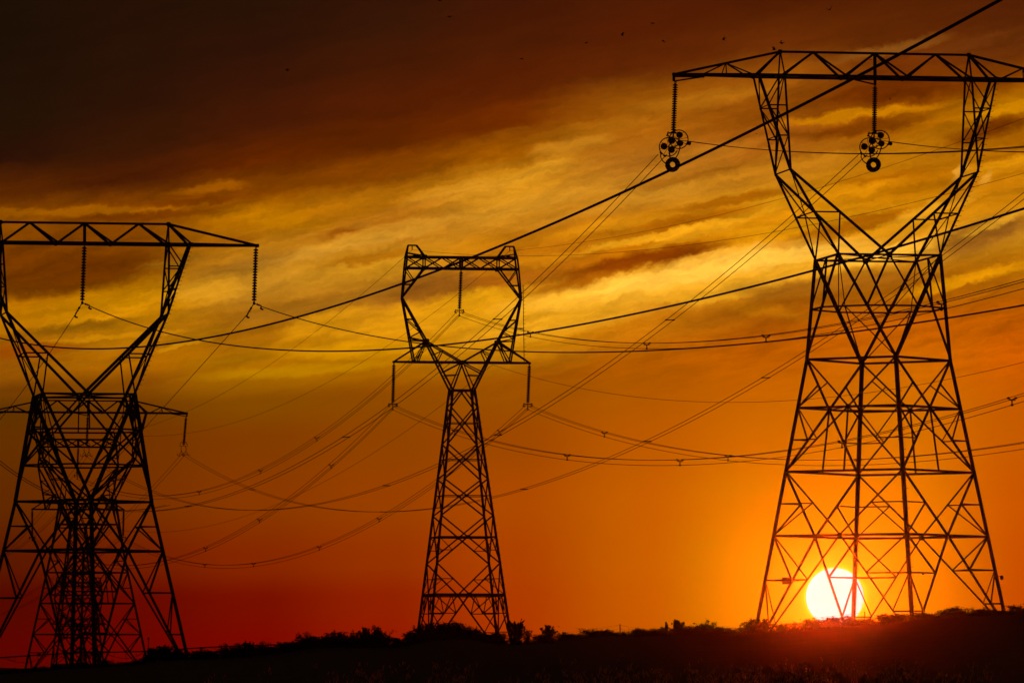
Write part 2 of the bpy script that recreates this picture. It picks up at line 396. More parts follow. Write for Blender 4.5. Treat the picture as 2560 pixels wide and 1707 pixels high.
def goblet(fr, k, rows, label, group, wd, rings=(.5,), rwaist=None, slope=.213, knee=(240, 89), cage_a=130, feet=(1647, 1604, 1573, 1616),
           tip=515, tip_post=True, hanger=True, fracs=(.36, .72), neck_rows=None, beam_yaw_w=1.0):
    """waisted lattice tower whose square cage sits on a body turned by 45 degrees"""
    top, beam, kneer, cage, waist = rows[:5]; levels = rows[5]; l3 = levels[-1][0]
    t = thing('transmission_tower', fr.p(0, 0, z=fr.z(max(feet))), label, 'transmission tower', group)
    mw = wd * fr.m                                              # widths are given in photo pixels
    W = lambda x: x * mw
    P = fr.p
    Rw = rwaist
    def rad(row): return Rw + slope * (row - waist)
    D4 = [(-1, 0), (0, -1), (1, 0), (0, 1)]                     # left, near, right, far
    def leg(i, row): r = rad(row); return P(D4[i][0] * r, D4[i][1] * r, row)
    # legs
    for i in range(4):
        mb = MB(); mb.angle(leg(i, waist), leg(i, feet[i] + 3), W(8 if i in (1, 3) else 6.5)); lo = mb.build('leg', M_STEEL, t); lo1 = lo if i == 1 else (lo1 if i > 1 else None)
        ft = MB(); c = leg(i, feet[i]); ft.box(c + Vector((0, 0, -.25)), 1.0, 1.0, .9); ft.build('footing', M_CONC, t)
        FEET.append((c.x, c.y, c.z - .1))
    if k > .6:
        n = int((leg(1, waist) - leg(1, feet[1])).length / 0.8)
        for j in range(n):
            p = leg(1, lerp(waist, feet[1], (j + .5) / n)); bolt(t, p, fr.eu * (.34 if j % 2 else -.26), owner=lo1)
    def mid(i, row): return (leg(i, row) + leg((i + 1) % 4, row)) / 2
    def edir(i): return (leg((i + 1) % 4, waist) - leg(i, waist)).normalized()
    ra = waist
    for rb, kind in levels:
        mb = MB()
        for i in range(4):
            j = (i + 1) % 4; rm = (ra + rb) / 2
            if kind == 'V':
                Mb = mid(i, rb)
                for q in (i, j):
                    mb.angle(leg(q, ra), Mb, W(4.2)); dm = (leg(q, ra) + Mb) / 2
                    mb.angle(dm, leg(q, rb), W(3))
                    if rb == l3 or k < .9: mb.angle(leg(q, rm), dm, W(2.8))
                gusset2(t, Mb, W(13), edir(i))
            else:
                Mt = mid(i, ra)
                for q in (i, j):
                    mb.angle(Mt, leg(q, rb), W(4.2)); dm = (Mt + leg(q, rb)) / 2
                    mb.angle(leg(q, ra), dm, W(3)); mb.angle(leg(q, rm), dm, W(2.6))
                mb.angle(Mt, mid(i, rb), W(3.4))
        mb.build('body_panel', M_STEEL, t); ra = rb
    for row, kind in [(waist, '')] + levels:
        mb = MB()
        for i in range(4): mb.angle(leg(i, row), leg((i + 1) % 4, row), W(5))
        if kind == 'V':
            for i in range(4): mb.angle(mid(i, row), mid((i + 1) % 4, row), W(2.2))
        mb.build('horizontal_frame', M_STEEL, t)
        for i in range(4): gusset(t, leg(i, row), W(13 if i in (1, 3) else 8), fr, 1.6 if row == waist else 1.1)
    # leg frames below the last level
    for q in range(4):
        mb = MB(); f = feet[q]
        for i in (q, (q - 1) % 4):
            Mt = mid(i, l3); foot = leg(q, f)
            mb.angle(Mt, foot, W(4.2))
            prev = leg(q, l3)
            for n_, fc in enumerate(fracs):
                row = lerp(l3, f, fc); dpt = Mt.lerp(foot, fc); lp = leg(q, row)
                mb.angle(lp, dpt, W(3.4)); mb.angle(prev, dpt, W(3.6 if n_ == 0 else 3)); prev = lp
        r1 = lerp(l3, f, fracs[0])
        mb.angle(mid(q, l3).lerp(leg(q, f), fracs[0]), mid((q - 1) % 4, l3).lerp(leg(q, f), fracs[0]), W(2.4))
        mb.build('leg_frame', M_STEEL, t)
    # cage between the body and the arms
    a = cage_a
    K = [P(-a, -a, cage), P(a, -a, cage), P(a, a, cage), P(-a, a, cage)]        # near left, near right, far right, far left
    att = {0: (0, 1), 1: (1, 2), 2: (2, 3), 3: (3, 0)}
    mb = MB(); order = [(0, 0), (0, 1), (1, 1), (1, 2), (2, 2), (2, 3), (3, 3), (3, 0)]
    for c_, q in order: mb.angle(K[c_], leg(q, waist), W(7))
    mids = [(K[0] + K[1]) / 2, (K[1] + K[2]) / 2, (K[2] + K[3]) / 2, (K[3] + K[0]) / 2]
    lastp = None
    for f_ in rings:
        rp = {o: K[o[0]].lerp(leg(o[1], waist), f_) for o in order}
        for o1, o2 in zip(order, order[1:] + order[:1]): mb.angle(rp[o1], rp[o2], W(3.8))
        if lastp is None:
            for m_, (s1, s2) in zip(mids, (((0, 1), (1, 1)), ((1, 2), (2, 2)), ((2, 3), (3, 3)), ((3, 0), (0, 0)))):
                mb.angle(m_, rp[s1], W(4)); mb.angle(m_, rp[s2], W(4))
                if len(rings) > 1: mb.angle(m_, (rp[s1] + rp[s2]) / 2, W(2.4))
        else:
            for i in range(4):
                o1, o2 = (i, i), (i, (i + 1) % 4)
                mb.angle(lastp[o1], rp[o2], W(4)); mb.angle(lastp[o2], rp[o1], W(4))
        lastp = rp
    for i in (0, 2):
        m_ = (lastp[(i, i)] + lastp[(i, (i + 1) % 4)]) / 2
        mb.angle(m_, leg(1, waist), W(2.4)); mb.angle(m_, leg(3, waist), W(2.4)); mb.angle(m_, K[i], W(2.2))
    mb.angle(K[0], lastp[(3, 3)], W(2.2)); mb.angle(K[1], lastp[(2, 3)], W(2.2))
    mb.build('cage_bracing', M_STEEL, t)
    mb = MB()
    for i in range(4): mb.angle(K[i], K[(i + 1) % 4], W(4.5))
    mb.angle(K[0], K[2], W(2.2)); mb.angle(K[1], K[3], W(2.2)); mb.angle(mids[0], mids[2], W(2.2))
    mb.build('horizontal_frame', M_STEEL, t)
    for p_ in K: gusset(t, p_, W(9), fr)
    gusset(t, mids[0], W(15), fr); gusset(t, mids[2], W(14), fr)
    # two arms rising to the crossarm
    ku, kv = knee; bv = 35 * k
    for s_ in (-1, 1):
        mb = MB()
        kn = {e: P(s_ * ku, e * kv, kneer) for e in (-1, 1)}
        bo = {e: P(s_ * 306 * k, e * bv, beam) for e in (-1, 1)}; bi = {e: P(s_ * 240 * k, e * bv, beam) for e in (-1, 1)}
        ko = {-1: K[0] if s_ < 0 else K[1], 1: K[3] if s_ < 0 else K[2]}; ki = {-1: mids[0], 1: mids[2]}
        f1 = .45; side = mids[3] if s_ < 0 else mids[1]
        for e in (-1, 1):
            mb.angle(ko[e], kn[e], W(6)); mb.angle(ki[e], kn[e], W(6.5))
            mb.angle(kn[e], bo[e], W(5.5)); mb.angle(kn[e], bi[e], W(5))
            po, pi = ko[e].lerp(kn[e], .50), ki[e].lerp(kn[e], .50)
            mb.angle(po, pi, W(3.2)); mb.angle(pi, ko[e], W(3))
            for f_, fw in ((.36, 3), (.68, 3)):
                mb.angle(kn[e].lerp(bo[e], f_), kn[e].lerp(bi[e], f_), W(fw))
            mb.angle(kn[e].lerp(bo[e], .68), bi[e], W(2.8)); mb.angle(kn[e].lerp(bo[e], .68), kn[e].lerp(bi[e], .36), W(2.8))
            mb.angle(kn[e].lerp(bo[e], .3), kn[e].lerp(bi[e], .0), W(2.4))
        mb.angle(kn[-1], kn[1], W(3.5))
        for tt in (.5,):
            a_, b_ = ko[-1].lerp(kn[-1], tt), ko[1].lerp(kn[1], tt); m_ = (a_ + b_) / 2
            mb.angle(a_, m_, W(3)); mb.angle(b_, m_, W(3)); mb.angle(m_, kn[-1], W(2.4)); mb.angle(m_, kn[1], W(2.4))
            mb.angle(m_, ko[-1], W(2.4)); mb.angle(m_, ko[1], W(2.4))
        for u_, v_ in ((bo, bo), (bi, bi)):
            seq = [u_[-1], kn[1].lerp(u_[1], .68), kn[-1].lerp(u_[-1], .36), kn[1]]
            for p_, q_ in zip(seq, seq[1:]): mb.angle(p_, q_, W(2.6))
        mb.angle(kn[-1].lerp(bo[-1], .68), kn[1].lerp(bo[1], .68), W(2.4)); mb.angle(kn[-1].lerp(bo[-1], .36), kn[1].lerp(bo[1], .36), W(2.4))
        so_ = mb.build('support_arm', M_STEEL, t)
        if s_ > 0 and k > .6:
            for j in range(34):
                p_ = kn[-1].lerp(bo[-1], j / 17) if j < 17 else kn[-1].lerp(ko[-1], (j - 17) / 17)
                bolt(t, p_, fr.eu * .26, owner=so_)
    # triangular crossarm
    mb = MB()
    TU = [x * k for x in (-243, -158, 0, 157, 243)]; BU = [x * k for x in (-306, -240, -80, 78, 240, 306)]; tipk = tip * k
    zt = top
    Tn = [P(u, 0, zt) for u in TU]
    Bn = {e: [P(u, e * bv, beam) for u in BU] for e in (-1, 1)}
    mb.angle(Tn[0], Tn[-1], W(5))
    for s_, tn in ((-1, Tn[0]), (1, Tn[-1])):
        tp = P(s_ * tipk, 0, beam); mb.angle(tn, tp, W(5.5))
        bn = Bn[-1][0 if s_ < 0 else 5], Bn[1][0 if s_ < 0 else 5]
        for b_ in bn: mb.angle(b_, tp, W(6))
        if tip_post:
            fu = .55; pt = tn.lerp(tp, fu * .93)
            mb.angle(pt, bn[0].lerp(tp, .38), W(2.6)); mb.angle(pt, bn[1].lerp(tp, .40), W(2.6))
            mb.angle(pt, bn[0].lerp(tp, .66), W(3)); mb.angle(pt, bn[0].lerp(tp, .06), W(3)); mb.angle(pt, bn[1].lerp(tp, .06), W(2.6))
            mb.angle(bn[0].lerp(tp, .4), bn[1].lerp(tp, .4), W(2.6))
        if hanger:
            hp = tp + Vector((0, 0, -(16 * k * fr.m / k if False else 17 * k * fr.m)))
            mb.angle(tp, hp, W(5)); mb.angle(hp, P(s_ * (tipk - 78 * k), 0, beam + 4 * k), W(3.2))
            mb.angle(tp + Vector((0, 0, -5 * k * fr.m)), P(s_ * (tipk - 78 * k), 0, beam + 5 * k), W(3.6))
        gusset(t, tn, W(11), fr); gusset(t, tp, W(9), fr)
    for e in (-1, 1):
        for p_, q_ in zip(Bn[e], Bn[e][1:]): mb.angle(p_, q_, W(5.5))
        zig = [Bn[e][0], Tn[0], Bn[e][1], Tn[1], Bn[e][2], Tn[2], Bn[e][3], Tn[3], Bn[e][4], Tn[4], Bn[e][5]]
        for n_, (p_, q_) in enumerate(zip(zig, zig[1:])): mb.angle(p_, q_, W(4.6 if n_ not in (1, 8) else 3.4))
        for b_ in Bn[e]: gusset(t, b_, W(9), fr)
    for i in range(6): mb.angle(Bn[-1][i], Bn[1][i], W(3))
    for i in range(5): mb.angle(Bn[-1 if i % 2 else 1][i], Bn[1 if i % 2 else -1][i + 1], W(2.6))
    cpt = P(0, 0, beam)
    mb.angle(Tn[2], cpt, W(6)); mb.angle(Bn[-1][2].lerp(Bn[-1][3], .5), Bn[1][2].lerp(Bn[1][3], .5), W(4))
    if hanger:
        hp = cpt + Vector((0, 0, -17 * k * fr.m))
        mb.angle(cpt, hp, W(5)); mb.angle(hp, P(-72 * k, 0, beam + 2 * k), W(3.4)); mb.angle(cpt + Vector((0, 0, -4 * k * fr.m)), P(-72 * k, 0, beam + 3 * k), W(4))
    mb.build('crossarm', M_STEEL, t)
    hz = 17 * k * fr.m if hanger else 0
    hang = {n: P(u, 0, beam) - Vector((0, 0, hz)) for n, u in (('l', -tipk + 4 * k), ('c', 0), ('r', tipk - 4 * k))}
    return t, hang, dict(leg=leg, P=P, mid=mid)

def window(fr, k, ref, label, group, wd, feet_row):
    """tower with a window for the middle phase; ref maps a row of the nearest such tower to this one"""
    Rr = ref; P = lambda u, v, r: fr.p(u * k, v * k, Rr(r))
    W = lambda x: x * wd * fr.m
    t = thing('transmission_tower', fr.p(0, 0, z=fr.z(feet_row)), label, 'transmission tower', group)
    frow = 906 + (fr_inv(Rr, feet_row) - 906)
    def half(r): return 28 + .119 * (r - 976)
    sg = [(-1, -1), (1, -1), (1, 1), (-1, 1)]
    def leg(i, r): h = half(r); return P(sg[i][0] * h, sg[i][1] * h, r)
    for i in range(4):
        mb = MB(); mb.angle(leg(i, 976), leg(i, frow + 3), W(4.6)); lo = mb.build('leg', M_STEEL, t); lo1 = lo if i == 1 else (lo1 if i > 1 else None)
        ft = MB(); c = leg(i, frow); ft.box(c + Vector((0, 0, -.2)), .9, .9, .8); ft.build('footing', M_CONC, t)
        FEET.append((c.x, c.y, c.z - .1))
    LV = [1019, 1110, 1198, 1289, 1408]
    mb = MB()
    for i in range(4):
        j = (i + 1) % 4
        mt = (leg(i, 976) + leg(j, 976)) / 2
        mb.angle(mt, leg(i, 1019), W(3)); mb.angle(mt, leg(j, 1019), W(3)); mb.angle(leg(i, 976), leg(j, 976), W(4))
    mb.build('body_panel', M_STEEL, t)
    for ra, rb in zip(LV, LV[1:]):
        mb = MB(); rm = ra + (rb - ra) * half(ra) / (half(ra) + half(rb))
        for i in range(4):
            j = (i + 1) % 4
            mb.angle(leg(i, ra), leg(j, rb), W(3.1)); mb.angle(leg(j, ra), leg(i, rb), W(3.1))
            strong = ra == 1289
            mb.angle(leg(i, rm), leg(j, rm), W(3.4 if strong else 1.9))
            if strong:
                gusset2(t, (leg(i, rm) + leg(j, rm)) / 2, W(9), (leg(j, rm) - leg(i, rm)).normalized())
                r3 = lerp(rm, rb, .5)
                x = (leg(i, rm) + leg(j, rm)) / 2
                for q in (i, j):
                    e = x.lerp(leg(q, rb), .5)
                    mb.angle(leg(q, r3), e, W(1.7)); mb.angle(e, leg(q, rm), W(1.7))
        mb.build('body_panel', M_STEEL, t)
    mb = MB()
    for i in range(4):
        j = (i + 1) % 4; M = (leg(i, 1486) + leg(j, 1486)) / 2
        for q in (i, j):
            mb.angle(leg(q, 1408), M, W(3.1)); e = leg(q, 1408).lerp(M, .5)
            mb.angle(leg(q, 1447), e, W(1.7)); mb.angle(e, leg(q, 1486), W(1.7))
        gusset2(t, M, W(10), (leg(j, 1486) - leg(i, 1486)).normalized())
    mb.build('body_panel', M_STEEL, t)
    mb = MB()
    for i in range(4):
        mb.angle(leg(i, 1486), leg((i + 1) % 4, 1486), W(4.4))
        mb.angle(leg(i, 1490), leg((i + 1) % 4, 1490), W(2))
    mb.build('horizontal_frame', M_STEEL, t)
    for q in range(4):
        mb = MB()
        for i in (q, (q - 1) % 4):
            M = (leg(i, 1486) + leg((i + 1) % 4, 1486)) / 2; foot = leg(q, frow); prev = leg(q, 1486)
            mb.angle(M, foot, W(3.1))
            for n_, fc in enumerate((.33, .66)):
                r = lerp(1486, frow, fc); d = M.lerp(foot, fc); lp = leg(q, r)
                mb.angle(lp, d, W(2)); mb.angle(prev, d, W(2.2)); prev = lp
                hmid = (leg(q, 1486) + M) / 2
                if n_ == 0: mb.angle(hmid, d, W(1.8)); mb.angle(hmid, lp.lerp(d, .5), W(1.8))
        mb.build('leg_frame', M_STEEL, t)
    if k == 1.0:
        for j in range(34):
            p = leg(1, lerp(1000, frow, j / 34)); bolt(t, p, fr.eu * .28, owner=lo1)
    # V shaped neck from the waist to the window nodes
    dv = 22
    for s_ in (-1, 1):
        mb = MB()
        for e in (-1, 1):
            nod = P(s_ * 91, e * dv * .8, 854); w0 = leg({(-1, -1): 0, (1, -1): 1, (1, 1): 2, (-1, 1): 3}[(s_, e)], 976)
            mb.angle(w0, nod, W(4.6))
            cc = P(0, e * dv * .7, 906); side = P(s_ * 151, e * 9, 746)
            mb.angle(nod, cc, W(3)); mb.angle(nod, side, W(4.2))
            mb.angle(cc, leg({(-1, -1): 0, (1, -1): 1, (1, 1): 2, (-1, 1): 3}[(s_, e)], 976), W(2.8))
            mb.angle(cc, w0.lerp(nod, .36), W(2.6))
            e1 = cc.lerp(w0.lerp(nod, .36), .35); mb.angle(w0.lerp(nod, .30), cc.lerp(w0, .45), W(2))
            mb.angle(w0.lerp(nod, .72), nod.lerp(cc, .45), W(2)); mb.angle(nod.lerp(cc, .45), w0.lerp(nod, .58), W(2))
            out = P(s_ * 122, e * dv * .7, 906)                    # outer post down to the lower crossarm
            mb.angle(side, out, W(3)); mb.angle(nod, P(s_ * 112, e * dv * .7, 906), W(2.4)); mb.angle(nod, P(s_ * 98, e * dv * .7, 906), W(2.4)) if False else None
            sq = [side.lerp(nod, .5), side.lerp(out, .33), side.lerp(nod, .78), side.lerp(out, .62), nod, out]
            for a_, b_ in zip(sq, sq[1:]): mb.angle(a_, b_, W(2.1))
            mb.angle(side.lerp(nod, .5), side.lerp(out, .33), W(2)); mb.angle(nod, side.lerp(out, .66), W(2))
            mb.angle(nod, P(s_ * 173, 0, 906), W(3.4))
        for f_ in (.25, .5, .75):
            a_ = [leg({(-1, -1): 0, (1, -1): 1, (1, 1): 2, (-1, 1): 3}[(s_, e)], 976).lerp(P(s_ * 91, e * dv * .8, 854), f_) for e in (-1, 1)]
            mb.angle(a_[0], a_[1], W(2))
            b_ = [P(s_ * 151, e * 9, 746).lerp(P(s_ * 91, e * dv * .8, 854), f_) for e in (-1, 1)]
            mb.angle(b_[0], b_[1], W(2))
        gusset(t, P(s_ * 91, -dv * .8, 854), W(12), fr); gusset(t, P(s_ * 91, dv * .8, 854), W(10), fr)
        # upper posts
        for e in (-1, 1):
            side = P(s_ * 151, e * 9, 746); b2 = P(s_ * 143, e * 17, 672); b1 = P(s_ * 139.5, e * 17, 644); pk = P(s_ * 134, 0, 615)
            mb.angle(side, b2, W(4)); mb.angle(b2, b1, W(4.4)); mb.angle(b1, pk, W(3.4))
            inn = P(s_ * 94, e * 17, 672); mb.angle(side, inn, W(3.8))
            mb.angle(b2, side.lerp(inn, .55), W(2)); mb.angle(side.lerp(b2, .45), side.lerp(inn, .45), W(2.2))
            mb.angle(P(s_ * 94, e * 17, 644), P(s_ * 113, 0, 615), W(4)); mb.angle(b1, P(s_ * 100, e * 15, 638), W(2))
            mb.angle(P(s_ * 138, e * 10, 634), P(s_ * 100, e * 15, 640), W(2))
        mb.angle(P(s_ * 113, 0, 615), P(s_ * 134.5, 0, 615), W(3.6)); mb.angle(P(s_ * 124, 0, 615), P(s_ * 124, 0, 626), W(1.8))
        mb.build('window_frame', M_STEEL, t)
    mb = MB()
    for e in (-1, 1):
        mb.angle(P(-139.5, e * 17, 644), P(139.5, e * 17, 644), W(4.6)); mb.angle(P(-143, e * 17, 672), P(143, e * 17, 672), W(4.6))
        us = [-141, -94, -47, 0, 47, 94, 141]
        for i in range(6):
            a_, b_ = us[i], us[i + 1]
            if i in (0, 5):
                mb.angle(P(a_, e * 17, 644), P(b_, e * 17, 672), W(2.4)); mb.angle(P(a_, e * 17, 672), P(b_, e * 17, 644), W(2.8))
            else:
                mb.angle(P(a_, e * 17, 644), P(b_, e * 17, 672), W(2.4)) ; mb.angle(P(a_, e * 17, 672), P(b_, e * 17, 644), W(2.8))
        for u in (-94, 94): mb.angle(P(u, e * 17, 644), P(u, e * 17, 672), W(2.4))
        mb.angle(P(0, e * 17, 644), P(0, e * 17, 672), W(4))
        for u in (-94, 94):
            for r in (644, 672): gusset(t, P(u, e * 17, r), W(11), fr)
    for u in us:
        for r in (644, 672): mb.angle(P(u, -17, r), P(u, 17, r), W(2))
    mb.build('upper_crossarm', M_STEEL, t)
    mb = MB()
    for e in (-1, 1):
        mb.angle(P(-122, e * 15, 906), P(122, e * 15, 906), W(4.6))
        for s_ in (-1, 1): mb.angle(P(s_ * 122, e * 15, 906), P(s_ * 173, 0, 906), W(4.6))
    for i in range(9):
        u = -120 + i * 30; mb.angle(P(u, -15, 906), P(u + 30 if i < 8 else u, 15, 906), W(2))
    for s_ in (-1, 1): mb.box(P(s_ * 172, 0, 906), W(7), W(7), W(4.5), (fr.eu, fr.ev, Vector((0, 0, 1))))
    gusset(t, P(0, -15, 906), W(10), fr)
    mb.build('lower_crossarm', M_STEEL, t)
    if k == 1.0:
        mb = MB(); mb.tube([P(156, -6, 711), P(157.5, -6, 909)], .045, 6)
        for j in range(20):
            p = P(156 + 1.5 * j / 20, -6, lerp(712, 905, j / 20)); mb.tube([p, p + fr.eu * .22], .018, 4)
        mb.angle(P(140, -6, 820), P(157, -6, 820), W(2.6)); mb.build('climbing_pole', M_HARD, t)
    hang = {'l': P(-172, 0, 908), 'c': P(0, 0, 674), 'r': P(172, 0, 908), 'pl': P(-124, 0, 626), 'pr': P(124, 0, 626), 'P': P}
    return t, hang
def fr_inv(ref, row):
    lo, hi = 900.0, 4000.0
    for _ in range(60):
        m_ = (lo + hi) / 2
        if ref(m_) < row: lo = m_
        else: hi = m_
    return lo

LV1 = [(1021, 'V'), (1180, 'A'), (1340, 'V')]
f1 = Frame(2194, 520, 10, 680, .010)
T1, H1, A1 = goblet(f1, 1.0, (134, 195, 434, 645, 900, LV1),
    'large dark lattice pylon on the right straddling the setting sun', 'waisted lattice pylons', 1.0, rwaist=184, slope=.206)
f2 = Frame(210, 598, 10, 1000)
T2, H2, A2 = goblet(f2, .87, (558, 609, 787, 989, 1254, [(1377, 'V')]),
    'large dark lattice pylon cut by the left edge, nearest of the left cluster', 'waisted lattice pylons', 1.0, rwaist=171, slope=.235,
    knee=(202, 80), cage_a=115, feet=(1734, 1690, 1692, 1702), tip=502, tip_post=False, hanger=False, fracs=(.33, .66), rings=(.33, .66))
r3 = lambda r: 1031 + (r - 195) * .484
f3 = Frame(219, 1074, 10, 1250)
T3, H3, A3 = goblet(f3, .484, tuple(r3(r) for r in (134, 195, 434, 645, 900)) + ([(r3(r), kd) for r, kd in LV1],),
    'smaller waisted lattice pylon standing behind the large left pylon', 'waisted lattice pylons', .62, rwaist=184 * .484, slope=.218,
    knee=(240 * .484, 89 * .484), cage_a=130 * .484, feet=(1712, 1706, 1704, 1708), fracs=(.36, .72))
fc = Frame(1154.5, 715, 10, 906, .0075)
TC, HC = window(fc, 1.0, lambda r: r, 'lattice pylon with an open head window in the middle of the picture', 'window headed lattice pylons', 1.0, 1628)
r4 = lambda r: 1273.4 + (r - 906.5) * .667
f4 = Frame(195, 715 / .667, 10, 1273)
T4, H4 = window(f4, .667, r4, 'smaller open headed lattice pylon seen through the legs of the large left pylon', 'window headed lattice pylons', .7, 1712)
r5 = lambda r: 1560 + (r - 906.5) * .40
f5 = Frame(196, 715 / .40, 10, 1560)
T5, H5 = window(f5, .40, r5, 'tiny far lattice pylon low between the legs of the left pylons', 'window headed lattice pylons', .55, 1722)

# ------------------------------------------------------------------ insulator strings
def disc_mesh(m_):
    mb = MB(); k = 12
    prof = [(.055, .09), (.10, .06), (.20, .005), (.205, -.05), (.13, -.065), (.06, -.09)]
    o = 0
    for r_, z_ in prof: mb.v += [Vector((r_ * math.cos(2 * math.pi * j / k), r_ * math.sin(2 * math.pi * j / k), z_)) for j in range(k)]
    for i in range(len(prof) - 1):
        for j in range(k): mb.f.append((i * k + j, i * k + (j + 1) % k, (i + 1) * k + (j + 1) % k, (i + 1) * k + j))
    return mb.mesh('insulator_disc', m_)
DISC = disc_mesh(M_CERAM)
def insulator(top, bot, n, label, group, dscale, fit='yoke', fr=None, top_gap=.05, bot_gap=.04):
    t = thing('insulator_string', top, label, 'insulator', group)
    d = bot - top; Lg = d.length; dn = d.normalized(); rot = (-dn).to_track_quat('Z', 'Y').to_matrix().to_4x4()
    mb = MB(); mb.tube([top, top + d * (top_gap + .01)], .035 * dscale, 6); mb.ring(top + dn * .12, .09 * dscale, .03, (0, 1, 0), 10, 5)
    mb.build('shackle', M_HARD, t)
    step = Lg * (1 - top_gap - bot_gap) / n
    for i in range(n):
        c = d * (top_gap + (1 - top_gap - bot_gap) * (i + .5) / n)
        child('insulator_disc', DISC, t, Matrix.Translation(c) @ rot @ Matrix.Diagonal((dscale, dscale, step / .18, 1)))
    mb = MB(); u, v = fr.eu, fr.ev; z = Vector((0, 0, 1))
    mb.tube([bot - d * .05, bot], .04 * dscale, 6)
    if fit == 'single':
        for s_, dz in ((-1, -.62), (1, -.22)):
            a = bot + v * (-s_ * 2.0) * .4 + u * (s_ * .3)
            e = bot + (Vector((-1, 0, 0)) if s_ < 0 else Vector((1, 0, 0))) * (.62 if s_ < 0 else .7) + z * (-1.05 if s_ < 0 else -.26)
            mb.tube([bot, bot.lerp(e, .35), bot.lerp(e, .4), bot.lerp(e, .7), e], [.05, .05, .12, .06, .09], 6)
            mb.tube([e, e + z * -.28], .04, 5); mb.tube([e + z * -.2 - v * .25 - u * .1, e + z * -.3, e + z * -.3 + v * .2 + u * .16], [.1, .07, .1], 6)
            mb.tube([bot.lerp(e, .68), bot.lerp(e, .72)], .13, 8)
        mb.box(bot, .22, .1, .3, (u, v, z))
    elif fit == 'yoke2':
        for s_ in (-1, 1):
            mb.tube([bot, bot + u * s_ * .33 + z * .0, bot + u * s_ * .45 - z * .6, bot + u * s_ * .36 - z * .95], [.06, .07, .06, .06], 6)
            for q in (-1, 1):
                c = bot + u * s_ * .36 - z * .95 + v * q * 1.2
                mb.tube([bot + u * s_ * .36 - z * .95, c - z * .45 + u * q * -.2], .05, 5)
                mb.ring(c - z * .5 + u * q * -.3, .22, .05, v, 12, 5, 0, 230)
        mb.ring(bot + z * .1, .62, .05, (0, 1, 0), 18, 5, 150, 390)
    else:                                                         # three conductors: two up, one below
        mb.tube([bot + u * -.42, bot + u * .42], .07, 6)
        for s_ in (-1, 1):
            mb.tube([bot + u * s_ * .42 + z * .12, bot + u * s_ * .5, bot + u * s_ * .42 - z * .3], .06, 6)
            mb.tube([bot + u * s_ * .6 - z * .18, bot + u * s_ * .3 - z * .3], .06, 6)
        mb.tube([bot, bot - z * .6], .06, 6)
        mb.tube([bot - z * .6 - v * .3, bot - z * .62 + v * .3], .08, 6)
    mb.build('clamp_fittings', M_HARD, t)
    return t

def down(fr, hang, px, row):                                      # point below the hook at a photo row
    D = hang.y; p = at(px, row, D); return p
GI = 'insulator strings'
STR = {}
def string(key, hang, px, row, n, label, ds, fit, fr, **k):
    b = down(fr, hang, px, row); STR[key] = b
    insulator(hang, b, n, label, GI, ds, fit, fr, **k)
string('1l', H1['l'], 1683.5, 333, 21, 'insulator string hanging from the left tip of the big right pylon', 1.08, 'none', f1, bot_gap=.0)
string('1c', H1['c'], 2185.5, 334, 21, 'insulator string hanging from the middle of the big right pylon crossarm', 1.08, 'none', f1, bot_gap=.0)
string('2c', H2['c'], 205.5, 757, 19, 'insulator string hanging mid crossarm on the big left pylon', 1.15, 'single', f2)
string('2r', H2['r'], 635, 758, 19, 'insulator string hanging from the right tip of the big left pylon', 1.15, 'single', f2)
string('3c', H3['c'], 216.5, 1116, 20, 'thin insulator string under the middle of the smaller left pylon crossarm', 1.3, 'yoke2', f3)
string('3r', H3['r'], 459, 1114, 20, 'thin insulator string at the right tip of the smaller left pylon', 1.3, 'yoke2', f3)
string('cl', HC['l'], 982, 1010, 21, 'insulator string at the left end of the middle pylon lower crossarm', 1.1, 'yoke3', fc)
string('cc', HC['c'], 1148.5, 776, 22, 'insulator string hanging in the head window of the middle pylon', 1.1, 'yoke3', fc)
string('cr', HC['r'], 1319.5, 1010, 21, 'insulator string at the right end of the middle pylon lower crossarm', 1.1, 'yoke3', fc)
string('4l', H4['l'], 80.5, 1342, 22, 'faint insulator string at the left end of the small open headed pylon', 1.1, 'yoke3', f4)
string('4c', H4['c'], 193, 1188, 22, 'faint insulator string in the window of the small open headed pylon', 1.1, 'yoke3', f4)
string('4r', H4['r'], 307.5, 1342, 22, 'faint insulator string at the right end of the small open headed pylon', 1.1, 'yoke3', f4)

